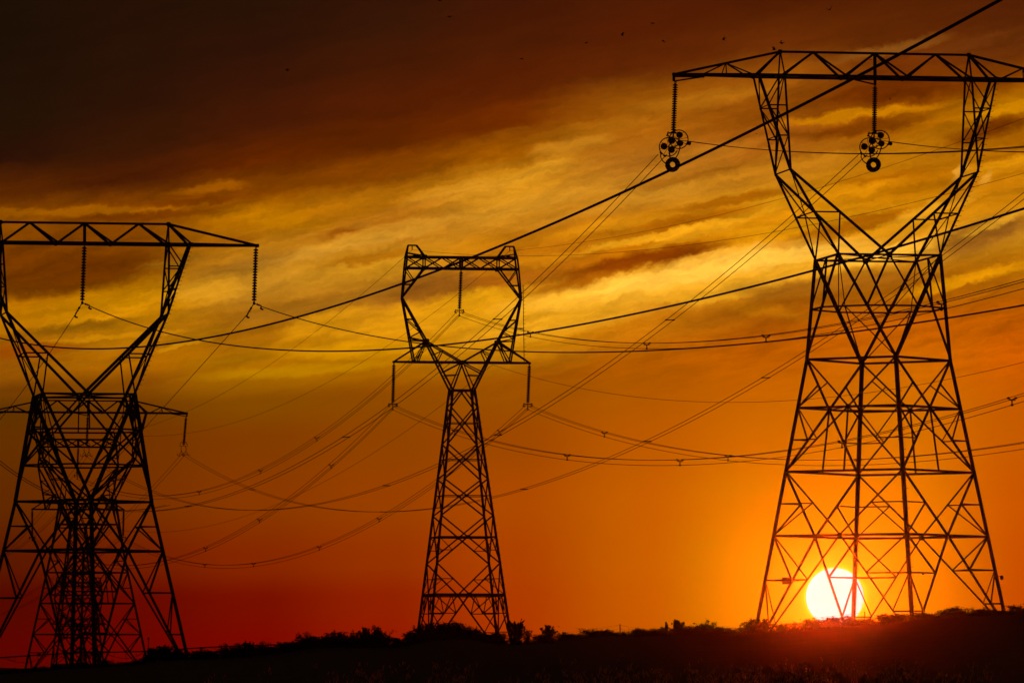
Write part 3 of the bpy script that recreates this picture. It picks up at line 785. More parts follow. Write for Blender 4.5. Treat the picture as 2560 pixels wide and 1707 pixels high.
# stringing hardware with guard rings and wheels under the right pylon's strings
def hardware(b, fr, label):
    t = thing('conductor_rig', b, label, 'line hardware', 'rigs of guard rings and wheels')
    u, v, z = fr.eu, fr.ev, Vector((0, 0, 1)); m = fr.m / 2.45
    def q(dx, dy, dv): return b + Vector((1, 0, 0)) * dx * m - z * dy * m + v * dv - Vector((1, 0, 0)) * (v.x * dv) 
    nv = (v + u * .15).normalized()
    for (cx, cy, dv, gap) in ((-27, 77, 1.3, 40), (30, 47, -1.3, 0)):
        c = q(cx, cy, dv); mb = MB(); mb.ring(c, 57 * m, .05, nv, 36, 6, 20, 380 - gap); gr = mb.build('guard_ring', M_HARD, t)
        mb = MB()
        for a in range(0, 360, 45):
            dd = u * math.cos(R(a + 12)) + z * math.sin(R(a + 12)); mb.tube([c, c + dd * 57 * m], .018, 4)
        mb.build('spokes', M_HARD, t).parent = gr
    for (cx, cy, dv, rr) in ((35, 20, -1.3, 20), (-10, 42, .4, 23), (-55, 73, 1.3, 21), (38, 70, -1.3, 20), (-10, 94, 1.3, 21)):
        c = q(cx, cy, dv); mb = MB(); mb.disc(c, rr * m, .22, nv + Vector((.25, 0, 0)), 16); mb.disc(c, rr * m * .35, .4, nv, 8); mb.build('wheel', M_HARD, t)
    mb = MB()
    mb.tube([b + z * .1, q(-5, 30, 0), q(-10, 42, .4)], .06, 6); mb.tube([q(-5, 30, 0), q(35, 45, -1.3)], .05, 6); mb.tube([q(-10, 42, .4), q(-27, 77, 1.3)], .05, 6)
    mb.tube([q(38, 70, -1.3), q(-10, 94, 1.3)], .05, 6)
    mb.build('yoke', M_HARD, t)
    mb = MB(); c = q(-5, 193, 0)
    nr = (v * .82 + u * .45 + z * .28).normalized()
    mb.ring(c, 31 * m, 14.5 * m, nr, 24, 10); mb.ring(c + nr * .22, 34 * m, 10 * m, nr, 24, 8); mb.ring(c - nr * .22, 34 * m, 10 * m, nr, 24, 8)
    mb.build('counterweight_drum', M_HARD, t)
    for pts_, r_ in (([q(-75, 118, 1.3), q(-76, 140, 1.2), q(-64, 165, .9), q(-45, 186, .4), q(-34, 192, 0)], .045),
                     ([q(-24, 115, 1.0), q(-20, 140, .6), q(-20, 165, .1)], .06), ([q(38, 88, -1.2), q(33, 115, -.9), q(26, 135, -.5), q(14, 152, 0)], .05)):
        mb = MB(); mb.tube(pts_, r_, 6); mb.build('hanger_rod', M_HARD, t)
    mb = MB(); mb.tube([q(88, 68, -1.3), q(96, 74, -1.5)], .16, 8); mb.tube([q(75, 76, -1.3), q(96, 76, -1.5)], .09, 6); mb.build('end_clamp', M_HARD, t)
    mb = MB(); mb.tube([q(-80, 106, 1.3), q(-68, 122, 1.3)], [.07, .12], 6); mb.build('end_clamp', M_HARD, t)
    mb = MB(); mb.tube([q(-58, 128, 1.3), q(-45, 138, 1.3)], [.09, .05], 6); mb.build('end_clamp', M_HARD, t)
    return {'fl': q(-80, 112, 1.4), 'fr': q(-50, 134, 1.4), 'near': q(66, 57, -1.4)}
G1l = hardware(STR['1l'], f1, 'cluster of rings and wheels below the left tip of the big right pylon')
G1c = hardware(STR['1c'], f1, 'cluster of rings and wheels below the crossarm centre of the big right pylon')
G1r_b = at(2696, 336, H1['r'].y)

# ------------------------------------------------------------------ wires
def ray(px, py): 
    d = at(px, py, 1.0) - Vector((0, 0, EYE)); return d.x, d.z
def t_at(P0, P1, px, py):
    a, b = ray(px, py); dx, dY = P1.x - P0.x, P1.y - P0.y
    t = (a * P0.y - P0.x) / (dx - a * dY); return t, EYE + b * (P0.y + t * dY)
def sag_for(P0, P1, pts):
    num = den = 0
    for px, py in pts:
        t, z = t_at(P0, P1, px, py); g = 4 * t * (1 - t); e = lerp(P0.z, P1.z, t) - z
        num += g * e; den += g * g
    return num / den
def wpt(P0, P1, sag, t):
    p = P0.lerp(P1, t); p.z -= 4 * sag * t * (1 - t); return p
def end_on(P0, heading, px, py):
    """where the plan line leaving P0 at a heading (degrees from straight away, clockwise) meets the sight line of a pixel"""
    a, b = ray(px, py); dx, dY = math.sin(R(heading)), math.cos(R(heading))
    t = (a * P0.y - P0.x) / (dx - a * dY); Y = P0.y + t * dY
    return Vector((P0.x + t * dx, Y, EYE + b * Y))
WN = [0]
def wires(name, label, cat, group, P0, P1, sag, offs, r, spacers=(), t1=1.0, kind='bar', n=48):
    t = thing(name, P0, label, cat, group)
    d = (P1 - P0); d.z = 0; d.normalize(); side = Vector((d.y, -d.x, 0))
    for (ou, oz) in offs:
        mb = MB(); mb.tube([wpt(P0, P1, sag, t1 * i / n) + side * ou + Vector((0, 0, oz)) for i in range(n + 1)], r, 5)
        mb.build('conductor', M_WIRE, t)
    for ts in spacers:
        c = wpt(P0, P1, sag, ts); mb = MB(); e = [c + side * ou + Vector((0, 0, oz)) for ou, oz in offs]
        if kind == 'bar':
            mb.tube([e[0], e[1]], .055, 6)
            for q in e: mb.tube([q - d * .22, q + d * .22], .08, 6)
        else:
            z = Vector((0, 0, 1)); m_ = (e[0] + e[1]) / 2 - z * .16
            for q in e[:2]:
                mb.tube([q + z * .05, q.lerp(m_, .6) - z * .03, m_], .045, 5); mb.tube([q - d * .16, q + d * .16], .08, 6)
            mb.tube([m_, e[2]], .05, 5); mb.tube([e[2] - d * .14, e[2] + d * .14], .08, 6)
            mb.tube([e[0] - z * .14, e[1] - z * .14], .035, 5)
        mb.build('spacer', M_HARD, t)
    return t
def line(name, label, cat, group, P0, P1, pts, offs=((0, 0),), r=.03, spx=(), **k):
    s = sag_for(P0, P1, pts)
    sp = [t_at(P0, P1, px, py)[0] for px, py in spx]
    wires(name, label, cat, group, P0, P1, s, offs, r, sp, **k); return s
PAIR = ((-.36, 0), (.36, 0)); TRIO = ((-.26, .12), (.26, .12), (0, -.36))
g12 = 'twin conductors from the right pylon to the smaller left pylon'
e3 = lambda b: b - Vector((0, 0, 1.4))
P3l = Vector((H3['l'].x, H3['l'].y, STR['3r'].z - 1.4))
off = Vector((0, 0, -.2))
s_ = lambda g: (g['fl'] + g['fr']) / 2
line('conductor_pair', 'twin wires descending left from the wheel rig at the right pylon left tip', 'power line', g12, s_(G1l), P3l,
     [(1320, 718), (985, 1010), (640, 1215)], PAIR, .032, [(1244, 795), (865, 1090), (470, 1252)])
line('conductor_pair', 'twin wires descending left from the wheel rig at the right pylon crossarm centre', 'power line', g12, s_(G1c), e3(STR['3c']),
     [(1675, 795), (1245, 1085), (966, 1214), (660, 1277)], PAIR, .032, [(1675, 795), (1245, 1086), (966, 1214), (658, 1277)])
line('conductor_pair', 'twin wires rising from the smaller left pylon and passing behind the right pylon waist', 'power line', g12,
     Vector((H1['r'].x, H1['r'].y, s_(G1c).z)), e3(STR['3r']), [(1914, 936), (1620, 1100), (1310, 1224), (960, 1284), (640, 1225)], PAIR, .032,
     [(1914, 941), (1619, 1099), (1310, 1224), (960, 1285), (632, 1222)])
# towards the camera from the right pylon
gn = 'wires running from the right pylon out of the right edge'
for key, P0, epx, mids_, lab in (
    ('l', G1l['near'], (2560, 368), [(1967, 380), (2171, 384), (2400, 380)], 'dark wire leaving the left tip rig of the right pylon rightwards'),
    ('c', G1c['near'], (2560, 381), [(2416, 375)], 'dark wire leaving the centre rig of the right pylon rightwards')):
    P1 = end_on(P0, 180 - 10, *epx)
    line('conductor_pair', lab, 'power line', gn, P0, P1, mids_, ((-.2, 0), (.2, 0.03)), .03, t1=4.5, n=80)
# thick near wires of the big left pylon
gt = 'thick near wires sweeping up to the right'
s2 = {'c': STR['2c'] + Vector((.7, 0, -.3)), 'r': STR['2r'] + Vector((.7, 0, -.3))}
P2l = s2['c'] + (H2['l'] - H2['c'])
for P0, hd, epx, pts, r, lab in (
    (P2l, 8.9, (2480, 12), [(250, 872), (400, 864), (680, 803), (1000, 720), (1280, 600), (1680, 420), (2160, 190)], .055, 'thickest black wire crossing the whole sky to the top right corner'),
    (s2['c'], 8.4, (2560, 522), [(400, 820), (700, 878), (900, 883), (1250, 846), (1500, 790), (2040, 683)], .05, 'thick wire from the big left pylon centre crossing the right pylon cage top'),
    (s2['r'], 8.2, (2560, 763), [(850, 822), (1100, 862), (1300, 881), (1500, 882), (1850, 860), (2200, 818)], .045, 'thick wire from the right tip of the big left pylon, lowest heavy wire')):
    best = None
    for h10 in range(20, 160, 2):
        P1 = end_on(P0, 180 - h10 / 10, *epx)
        if P1.y < 60 or P1.y > 560: continue
        sg = sag_for(P0, P1, pts); err = 0
        for px, py in pts:
            t, z = t_at(P0, P1, px, py); err += ((wpt(P0, P1, sg, t).z - z) / (P0.y + t * (P1.y - P0.y)) * F) ** 2
        if best is None or err < best[0]: best = (err, h10 / 10, P1, sg)
    print('near wire', lab[:20], 'rms px', (best[0] / len(pts)) ** .5, 'heading', best[1], 'end', best[2], 'sag', best[3])
    wires('conductor', lab, 'power line', gt, P0, best[2], best[3], ((0, 0),), r, t1=min(2.6, (P0.y - 25) / (P0.y - best[2].y)), n=110)
# far side of the big left pylon
gb = 'single wires dropping left behind the big left pylon'
P0 = STR['2r'] + Vector((-.62, 0, -1.05)); P1 = at(225, 1215, 1000)
line('conductor', 'single wire falling steeply left from the right tip of the big left pylon', 'power line', gb, P0, P1, [(505, 910), (400, 1030), (296, 1139)], r=.035)
P0 = STR['2c'] + Vector((-.62, 0, -1.05)); P1 = at(-215, 1230, 1000)
line('conductor', 'single wire falling steeply left from the centre string of the big left pylon', 'power line', gb, P0, P1, [(128, 870), (70, 957), (0, 1052)], r=.035)
# the middle pylon's three phases
gc = 'triple conductors of the middle pylon running right'
z6 = Vector((0, 0, -.25))
for key, epx, pts, sp, lab in (
    ('cc', (2560, 706), [(1320, 832), (1620, 860), (1920, 845), (2160, 800)], [(1326, 830), (1617, 861), (1915, 846), (2354, 758)], 'triple wires sagging right from the window of the middle pylon'),
    ('cl', (2560, 990), [(1200, 1098), (1420, 1141), (1700, 1152), (1900, 1133), (2350, 1058)], [(1137, 1080), (1418, 1139), (1700, 1149), (2105, 1102), (2530, 1000)], 'triple wires sagging right from the left end of the middle pylon lower crossarm'),
    ('cr', (2560, 1110), [(1510, 1083), (1820, 1141), (2000, 1152), (2200, 1150)], [(1511, 1081), (1820, 1139), (2145, 1148)], 'triple wires sagging right from the right end of the middle pylon lower crossarm')):
    P0 = STR[key] + z6; best = None
    for h10 in range(40, 260, 4):
        P1 = end_on(P0, 180 - h10 / 10, *epx)
        if P1.y < 200 or P1.y > 690: continue
        sg = sag_for(P0, P1, pts); err = 0
        for px, py in pts:
            t, z = t_at(P0, P1, px, py); err += ((wpt(P0, P1, sg, t).z - z) / (P0.y + t * (P1.y - P0.y)) * F) ** 2
        if best is None or err < best[0]: best = (err, h10 / 10, P1, sg)
    print('trio', key, 'rms', (best[0] / len(pts)) ** .5, 'heading', best[1], 'end', best[2], 'sag', best[3])
    wires('conductor_trio', lab, 'power line', gc, P0, best[2], best[3], TRIO, .026, [t_at(P0, best[2], *q)[0] for q in sp], kind='tri', t1=min(2.4, (P0.y - 60) / (P0.y - best[2].y)), n=90)
gd = 'triple conductors of the middle pylon running left'
for key, k4, pts, sp, lab in (
    ('cc', '4c', [(1040, 898), (790, 1091), (650, 1176), (500, 1232)], [(792, 1091), (651, 1176), (498, 1232)], 'triple wires falling left from the window of the middle pylon'),
    ('cl', '4l', [(829, 1162), (650, 1298), (515, 1370)], [(828, 1162), (649, 1298), (514, 1370)], 'triple wires falling left from the left end of the middle pylon lower crossarm'),
    ('cr', '4r', [(1101, 1197), (948, 1295), (798, 1367), (634, 1411)], [(1250, 1086), (948, 1295), (798, 1367), (634, 1411), (512, 1413)], 'triple wires falling left from the right end of the middle pylon, lowest of all')):
    s0 = line('conductor_trio', lab, 'power line', gd, STR[key] + z6, STR[k4] + z6, pts, TRIO, .028, sp, kind='tri')
    print('left trio', key, s0)
ge = 'thin ground wires'
line('ground_wire', 'hair thin wire from the left peak of the middle pylon down to the left', 'ground wire', ge, HC['pl'], H4['pl'] if False else H4['pr'], [(946, 700), (752, 853), (466, 1032)], r=.021)
line('ground_wire', 'hair thin wire from the right peak of the middle pylon falling left across its window', 'ground wire', ge, HC['pr'], H4['pr'] + f4.eu * 3, [(1100, 766), (941, 878), (757, 991), (553, 1067)], r=.021)
for P0, epx, pts, lab in ((HC['pr'], (2560, 296), [(1600, 592), (1990, 475)], 'hair thin wire rising right from the right peak of the middle pylon, upper of two'),
                          (HC['pl'], (2560, 433), [(1350, 633), (1600, 627), (2130, 550)], 'hair thin wire rising right from the left peak of the middle pylon, lower of two')):
    P1 = end_on(P0, 180 - 11.5, *epx); line('ground_wire', lab, 'ground wire', ge, P0, P1, pts, r=.017, t1=1.3)
og = fc.p(78, 0, 911)
P1 = end_on(og, 180 - 12, 2560, 905)
line('ground_wire', 'hair thin cable sagging right from under the lower crossarm of the middle pylon', 'ground wire', ge, og, P1, [(1350, 950), (1600, 1000), (1830, 1005), (2060, 985)], r=.021, t1=1.2)
line('ground_wire', 'hair thin cable falling left from under the lower crossarm of the middle pylon', 'ground wire', ge, og, at(300, 1325, 1072), [(1120, 998), (960, 1111), (757, 1230), (470, 1328)], r=.021)
# left pylon T3's wires running on to the left
gl = 'twin conductors running left beyond the smaller left pylon'
for b, epx, pts, lab in ((STR['3r'], (40, 1500), [(380, 1222), (330, 1275)], 'faint twin wires falling left from the right tip string of the smaller left pylon'),
                         (STR['3c'], (-120, 1480), [(150, 1225), (90, 1300)], 'faint twin wires falling left from the centre string of the smaller left pylon')):
    line('conductor_pair', lab, 'power line', gl, e3(b), at(epx[0], epx[1], 1500), pts, PAIR, .032)
P0 = Vector((H1['l'].x, 0, 0))
line('conductor_pair', 'faint twin wires entering at the left edge and passing behind the big left pylon legs', 'power line', gl, at(-60, 1105, 1074), at(700, 1270, 760) if False else at(420, 1262, 1000), [(0, 1152), (105, 1226)], PAIR, .032)
for i, (pa, pb, pm) in enumerate((((-40, 1545), (300, 1345), (60, 1512)), ((-40, 1400), (215, 1200), (40, 1372)))):
    line('conductor_trio', ['faint triple wires low behind the big left pylon', 'faint triple wires behind the waist of the big left pylon'][i], 'power line', 'faint wires at the far left',
         at(pa[0], pa[1], 1700), at(pb[0], pb[1], 1072), [pm], TRIO, .028)

# ------------------------------------------------------------------ ground
def terrain():
    AZ = sorted(set([round(-.115 + .23 * i / 150, 5) for i in range(151)] + [-3, -2, -1.2, -.8, -.5, -.35, -.25, -.18, -.14, .14, .18, .25, .35, .5, .8, 1.2, 2, 3]))
    YS = [-200, -100, -40, 0, 20, 40, 55] + list(range(65, 190, 5)) + list(range(190, 430, 12)) + list(range(430, 620, 4)) + list(range(620, 760, 5)) + [780, 820, 870, 930, 1000] + list(range(1040, 1110, 6)) + [1150, 1250, 1400, 1600, 1750, 1800, 2000, 3000, 5000, 9000, 16000, 30000]
    vs = [(a * max(Y, 150.0), Y, ground(a * max(Y, 150.0), Y)) for Y in YS for a in AZ]
    n = len(AZ); fs = [(j * n + i, j * n + i + 1, (j + 1) * n + i + 1, (j + 1) * n + i) for j in range(len(YS) - 1) for i in range(n - 1)]
    me = bpy.data.meshes.new('ground'); me.from_pydata(vs, [], fs); me.materials.append(M_EARTH); me.update()
    for p in me.polygons: p.use_smooth = True
    o = bpy.data.objects.new('ground', me); C.objects.link(o); tag(o, kind='structure'); o['label'] = 'dark grassy ridge rising to the right'; return o
terrain()
# far hills at the left
mb = MB(); D = 14000; prev = None
for i in range(60):
    px = -900 + i * 30; row = 1665 + 10 * math.sin(px * .004) + 3 * math.sin(px * .021 + 1) - 12 * sstep(100, 320, px) + 30 * sstep(380, 800, px)
    p = at(px, row, D); a = (Vector((p.x, p.y - 1500, -20)), p, Vector((p.x, p.y + 3000, -20)))
    if prev: mb.quad(prev[0], a[0], a[1], prev[1]); mb.quad(prev[1], a[1], a[2], prev[2])
    prev = a
h_ = mb.build('hills', M_HILL); tag(h_, 'low far hills at the left', kind='structure')

# ------------------------------------------------------------------ vegetation
def bush_meshes(seed, style):
    rnd = random.Random(seed); lf = MB(); st = MB()
    nst = {'spiky': 16, 'round': 14, 'airy': 15, 'mass': 26}[style]
    for i in range(nst):
        a = rnd.uniform(0, 2 * math.pi); lean = rnd.uniform(.0, .62 if style != 'spiky' else .45); h = rnd.uniform(.6, 1.0) * (1 - lean * .35)
        dx, dy = math.cos(a) * lean, math.sin(a) * lean
        pts = [Vector((dx * .08, dy * .08, -.08)), Vector((dx * .45 + rnd.uniform(-.04, .04), dy * .45, h * .45)), Vector((dx, dy, h * .92))]
        st.tube(pts, [.02, .013, .006], 4, False)
        ncl = {'spiky': 10, 'round': 13, 'airy': 8, 'mass': 13}[style]
        for c in range(ncl):
            t = rnd.uniform({'airy': .5, 'spiky': .04}.get(style, .15), 1.0); base = pts[0].lerp(pts[1], t * 2) if t < .5 else pts[1].lerp(pts[2], t * 2 - 1)
            base = base + Vector((rnd.gauss(0, .07), rnd.gauss(0, .07), rnd.gauss(0, .045)))
            for l in range(13 if style != 'airy' else 6):
                if style == 'spiky': d = Vector((rnd.gauss(0, .4) + dx * .4, rnd.gauss(0, .4) + dy * .4, 1.0)).normalized()
                else: d = Vector((rnd.gauss(0, 1), rnd.gauss(0, 1), rnd.gauss(.45, .8))).normalized()
                ll = rnd.uniform(.045, .10) * (1.25 if style == 'spiky' else .8); ww = ll * .28
                s = d.cross(Vector((rnd.gauss(0, 1), rnd.gauss(0, 1), rnd.gauss(0, 1)))).normalized() * ww
                b = base + Vector((rnd.gauss(0, .035), rnd.gauss(0, .035), rnd.gauss(0, .03)))
                lf.quad(b - s * .5, b + d * ll * .5 - s, b + d * ll, b + d * ll * .5 + s)
    return st.mesh('branches', M_BARK), lf.mesh('foliage', M_LEAF)
PROTO = {s: [bush_meshes(i * 7 + j * 31, s) for i in range(3)] for j, s in enumerate(('spiky', 'round', 'airy', 'mass'))}
NAME = {'spiky': 'sagebrush', 'round': 'shrub', 'airy': 'dry_bush', 'mass': 'shrub'}
def bush(px, top, wpx, style, label, Y=None, sink=.0, copy_i=[0]):
    Y = Y or RIDGE - random.uniform(1, 9)
    p = at(px, top, Y); g = ground(p.x, Y); h = p.z - g + sink
    wr = wpx / F * Y * .5 / .43
    copy_i[0] += 1
    t = thing(NAME[style], (p.x, Y, g - sink), label, 'bush', 'bushes along the ridge', random.uniform(0, 6.28))
    t.scale = (wr, wr, h / .74)
    st, lf = PROTO[style][copy_i[0] % 3]
    child('branches', st, t); child('foliage', lf, t)
BUSH = [
 (28, 1676, 60, 'mass', 'low dark shrub at the bottom left corner'),
 (88, 1668, 40, 'spiky', 'small tuft at the foot of the outer left pylon leg'),
 (150, 1664, 60, 'mass', 'low shrub between the left pylon legs, left of the thick centre legs'),
 (212, 1656, 34, 'spiky', 'small spiky bush between the two thick centre legs of the left pylon'),
 (262, 1646, 40, 'round', 'rounded bush against the right thick leg of the left pylon'),
 (330, 1654, 50, 'mass', 'low shrub just left of the right outer leg of the left pylon'),
 (368, 1642, 44, 'spiky', 'spiky sagebrush left of the foot of the big left pylon right leg'),
 (402, 1619, 42, 'spiky', 'tall spiky sagebrush at the foot of the big left pylon right leg'),
 (436, 1624, 34, 'spiky', 'spiky sagebrush just right of the foot of the left pylon'),
 (462, 1640, 60, 'mass', 'dense dark shrub below the end of the left pylon leg'),
 (496, 1622, 48, 'round', 'round bush first right of the left pylon'),
 (534, 1626, 42, 'spiky', 'spiky bush second right of the left pylon'),
 (566, 1630, 60, 'mass', 'dense shrub under the long pipe'),
 (598, 1611, 46, 'round', 'round bush touching the long pipe from below'),
 (622, 1607, 26, 'spiky', 'narrow spiky bush standing over the long pipe'),
 (648, 1620, 56, 'mass', 'dense shrub left of the pipe truss dip'),
 (678, 1614, 54, 'round', 'wide round bush in front of the pipe'),
 (712, 1607, 46, 'spiky', 'spiky bush reaching above the pipe'),
 (740, 1614, 50, 'mass', 'dense shrub left of the slender tall sagebrush'),
 (764, 1611, 36, 'spiky', 'short spiky bush left of the slender tall sagebrush'),
 (783, 1592, 20, 'spiky', 'slender tall sagebrush standing alone above the dark mass'),
 (806, 1594, 28, 'spiky', 'second slender sagebrush, right of the taller slim one'),
 (828, 1606, 46, 'mass', 'dense shrub right of the pair of slim sagebrushes'),
 (849, 1585, 40, 'airy', 'feathery bush with bare twigs left of the two big bushes'),
 (884, 1582, 46, 'round', 'big leafy bush left of the tallest ridge bush'),
 (910, 1575, 34, 'spiky', 'peaked bush joined to the tallest ridge bush'),
 (942, 1566, 62, 'round', 'tallest leafy bush left of the middle pylon, standing over the ridge'),
 (930, 1592, 90, 'mass', 'broad dark shrub under the tallest leafy bush'),
 (988, 1607, 60, 'mass', 'low shrub left of the middle pylon foot'),
 (1010, 1600, 40, 'round', 'small round bush beside the middle pylon left leg'),
 (1050, 1585, 50, 'mass', 'dense shrub over the left foot of the middle pylon'),
 (1078, 1563, 54, 'spiky', 'tall sagebrush in front of the left legs of the middle pylon'),
 (1108, 1567, 44, 'spiky', 'sagebrush inside the base of the middle pylon, left'),
 (1142, 1562, 66, 'round', 'wide round bush in the centre of the middle pylon base'),
 (1130, 1585, 120, 'mass', 'broad dark mass of brush under the middle pylon'),
 (1182, 1575, 50, 'spiky', 'sagebrush inside the base of the middle pylon, right'),
 (1222, 1590, 60, 'mass', 'dense shrub at the right legs of the middle pylon'),
 (1252, 1596, 44, 'round', 'low round bush under the right foot of the middle pylon'),
 (1292, 1555, 48, 'spiky', 'tall tufted sagebrush just right of the middle pylon'),
 (1318, 1577, 26, 'round', 'small bush against the tall sagebrush right of the middle pylon'),
 (1368, 1568, 42, 'spiky', 'isolated sagebrush between the middle pylon and the fence post'),
 (1355, 1588, 70, 'mass', 'low shrub under the isolated sagebrush'),
 (1412, 1584, 60, 'mass', 'low flat shrub left of the feathery brush'),
 (1481, 1571, 74, 'airy', 'wide feathery dry bush glowing orange left of the fence post'),
 (1510, 1580, 50, 'airy', 'thin dry bush beside the lone fence post'),
 (1634, 1574, 64, 'mass', 'low flat shrub left of the thin upright plant'),
 (1665, 1559, 11, 'spiky', 'thin upright plant standing alone on the ridge'),
 (1696, 1551, 30, 'spiky', 'tufted sagebrush between the thin plant and the round twiggy bush'),
 (1708, 1568, 56, 'mass', 'shrub under the tufted sagebrush'),
 (1756, 1553, 54, 'round', 'round twiggy bush left of the right pylon'),
 (1822, 1570, 40, 'airy', 'thin dry twigs left of the right pylon foot'),
 (1879, 1549, 44, 'round', 'bush at the left foot of the right pylon'),
 (1912, 1551, 26, 'spiky', 'small spiky bush inside the left foot of the right pylon'),
 (1896, 1562, 90, 'mass', 'low shrub mass around the left foot of the right pylon'),
 (1985, 1556, 44, 'airy', 'thin dry twigs left of the sun disc'),
 (2046, 1546, 46, 'round', 'leafy bush against the lower left of the sun'),
 (2077, 1544, 22, 'spiky', 'spiky bush in the middle of the sun bottom edge'),
 (2040, 1560, 110, 'mass', 'low shrub line below the sun'),
 (2129, 1541, 60, 'round', 'bush at the base of the thick leg right of the sun'),
 (2170, 1548, 60, 'mass', 'low shrub right of the sun'),
 (2246, 1535, 50, 'round', 'rounded bush between the two thick legs of the right pylon'),
 (2290, 1535, 70, 'mass', 'low shrub around the right thick leg of the right pylon'),
 (2390, 1516, 62, 'round', 'largest dark bush left of the right pylon outer leg'),
 (2372, 1524, 50, 'mass', 'dense shrub left half of the largest right bush'),
 (2452, 1519, 46, 'round', 'dark bush right beside the largest right bush'),
 (2500, 1527, 60, 'mass', 'low shrub at the right foot of the right pylon'),
 (2546, 1512, 60, 'airy', 'feathery dry bush at the right edge'),
]
for (px, top, wpx, style, lab) in BUSH: bush(px, top, wpx, style, lab, sink=.05)
rq = random.Random(21)
for i in range(26):
    px = 385 + i * 34 + rq.uniform(-12, 12)
    bush(px, interp(px, SIL) - rq.uniform(13, 34), rq.uniform(34, 70), 'mass' if i % 3 else 'spiky',
         'low dark shrub merging into the scrub band between the left and middle pylons', Y=RIDGE - rq.uniform(0, 14), sink=.05)
for i in range(16):
    px = 1440 + i * 72 + rq.uniform(-25, 25)
    bush(px, interp(px, SIL) - rq.uniform(8, 20), rq.uniform(34, 70), 'mass' if i % 3 else 'round',
         'low dark shrub merging into the scrub line under the right pylon', Y=RIDGE - rq.uniform(0, 14), sink=.05)

def grass(name, label, spots, m, cat=None, head=None):
    mb = MB(); hd = MB(); rnd = random.Random(3)
    for (x, y, h, lean, wd) in spots:
        g = ground(x, y) - .03; a = rnd.uniform(0, 6.28); b = Vector((x, y, g)); tip = b + Vector((math.cos(a) * lean, math.sin(a) * lean * .5, h))
        midp = b.lerp(tip, .5) + Vector((0, 0, h * .08)); s = Vector((wd, 0, 0)); s2 = Vector((0, wd, 0))
        for q in (s, s2):
            mb.quad(b - q, b + q, midp + q * .8, midp - q * .8); mb.tri(midp - q * .8, midp + q * .8, tip)
        if head:
            d = (tip - midp).normalized()
            for j in range(3):
                c = tip + d * (j * head * .5) + Vector((rnd.gauss(0, head * .35), 0, 0)); wv_ = head * (.55 - .1 * abs(j - 1)); nrm = Vector((rnd.gauss(0, 1), rnd.gauss(0, 1), rnd.gauss(0, .4))).normalized()
                u_ = d.cross(nrm).normalized() * wv_ * .5
                hd.quad(c - d * head * .4, c + u_, c + d * head * .5, c - u_)
    o = mb.build(name, m); tag(o, label, kind='stuff')
    if head:
        o2 = hd.build('seed_heads', M_SEED); tag(o2, 'pale grass seed heads on the near slope', kind='stuff')
rg = random.Random(11); sp = []
for i in range(26000):
    a = rg.uniform(-.093, .093); Y = RIDGE - abs(rg.gauss(0, 6)); dens = .5 + .5 * hn(a * 900, 3, 1)
    if rg.random() > .35 + .65 * dens: continue
    sp.append((a * Y, Y, rg.uniform(.1, .42) * (.6 + .6 * dens), rg.uniform(.02, .16), rg.uniform(.008, .02)))
grass('ridge_grass', 'short scruffy grass along the ridge line', sp, M_GRASS)
sp = []
for i in range(420):                                              # loose tufts of seeding grass
    cY = rg.gauss(112, 10); a = rg.triangular(-.05, .08, .05); cx = a * cY
    if hn(cx, cY, 1.3) < -.05: continue
    hgt = rg.uniform(.35, .8)
    for j in range(rg.randint(3, 9)):
        sp.append((cx + rg.gauss(0, .07), cY + rg.gauss(0, .12), hgt * rg.uniform(.6, 1.0), rg.uniform(.02, .14), rg.uniform(.0015, .003)))
grass('tall_grass', 'tall seeding grass on the near slope below the sun', sp, M_GRASS, head=.048)

# ------------------------------------------------------------------ fence, irrigation pipe, poles
t = thing('wire_fence', at(1550, 1583, 452), 'low post and wire fence running along the ridge left of the right pylon', 'fence')
posts = [(1275, 1585, 1606, 448), (1413, 1579, 1594, 450), (1550, 1559, 1586, 452), (1610, 1571, 1586, 453), (1700, 1568, 1586, 455), (1850, 1560, 1580, 458), (2162, 1528, 1566, 466)]
tops = []
for px, tp, bt, Y in posts:
    a, b = at(px, bt, Y), at(px, tp, Y); b.x = a.x; b.y = a.y; a.z = ground(a.x, Y) - .3
    mb = MB(); mb.tube([a, a.lerp(b, .5) + Vector((.01, 0, 0)), b], [.05, .045, .04], 6); mb.build('post', M_WOOD, t); tops.append(b)
for dz in (.06, .34, .62):
    mb = MB()
    for a, b in zip(tops, tops[1:]):
        A_, B_ = a - Vector((0, 0, dz)), b - Vector((0, 0, dz)); mb.tube([wpt(A_, B_, .03, i / 6) for i in range(7)], .007, 4)
    mb.build('fence_wire', M_WIRE, t)

t = thing('irrigation_pipe', at(500, 1650, 700), 'long sprinkler pipe with trusses crossing low behind the left pylons', 'irrigation boom')
pp = [(-40, 1645, 640), (0, 1643, 645), (130, 1634, 660), (250, 1630, 672), (375, 1627, 684), (520, 1617, 700), (640, 1612, 712), (780, 1608, 726), (900, 1604, 738), (1035, 1597, 752)]
pts = [at(*q) for q in pp]
mb = MB(); mb.tube(pts, .075, 6); mb.build('pipe', M_PIPE, t)
for i, (a, b) in enumerate(zip(pts, pts[1:])):
    mb = MB(); m_ = (a + b) / 2 + Vector((0, 0, -.75)); q = a.lerp(b, .28) + Vector((0, 0, -.5)); r_ = a.lerp(b, .72) + Vector((0, 0, -.5))
    for c, d in ((a, q), (q, m_), (m_, r_), (r_, b), (a.lerp(b, .28), q), (a.lerp(b, .5), m_), (a.lerp(b, .72), r_), (a.lerp(b, .1), q), (a.lerp(b, .9), r_)): mb.tube([c, d], .02, 4)
    mb.build('truss', M_PIPE, t)
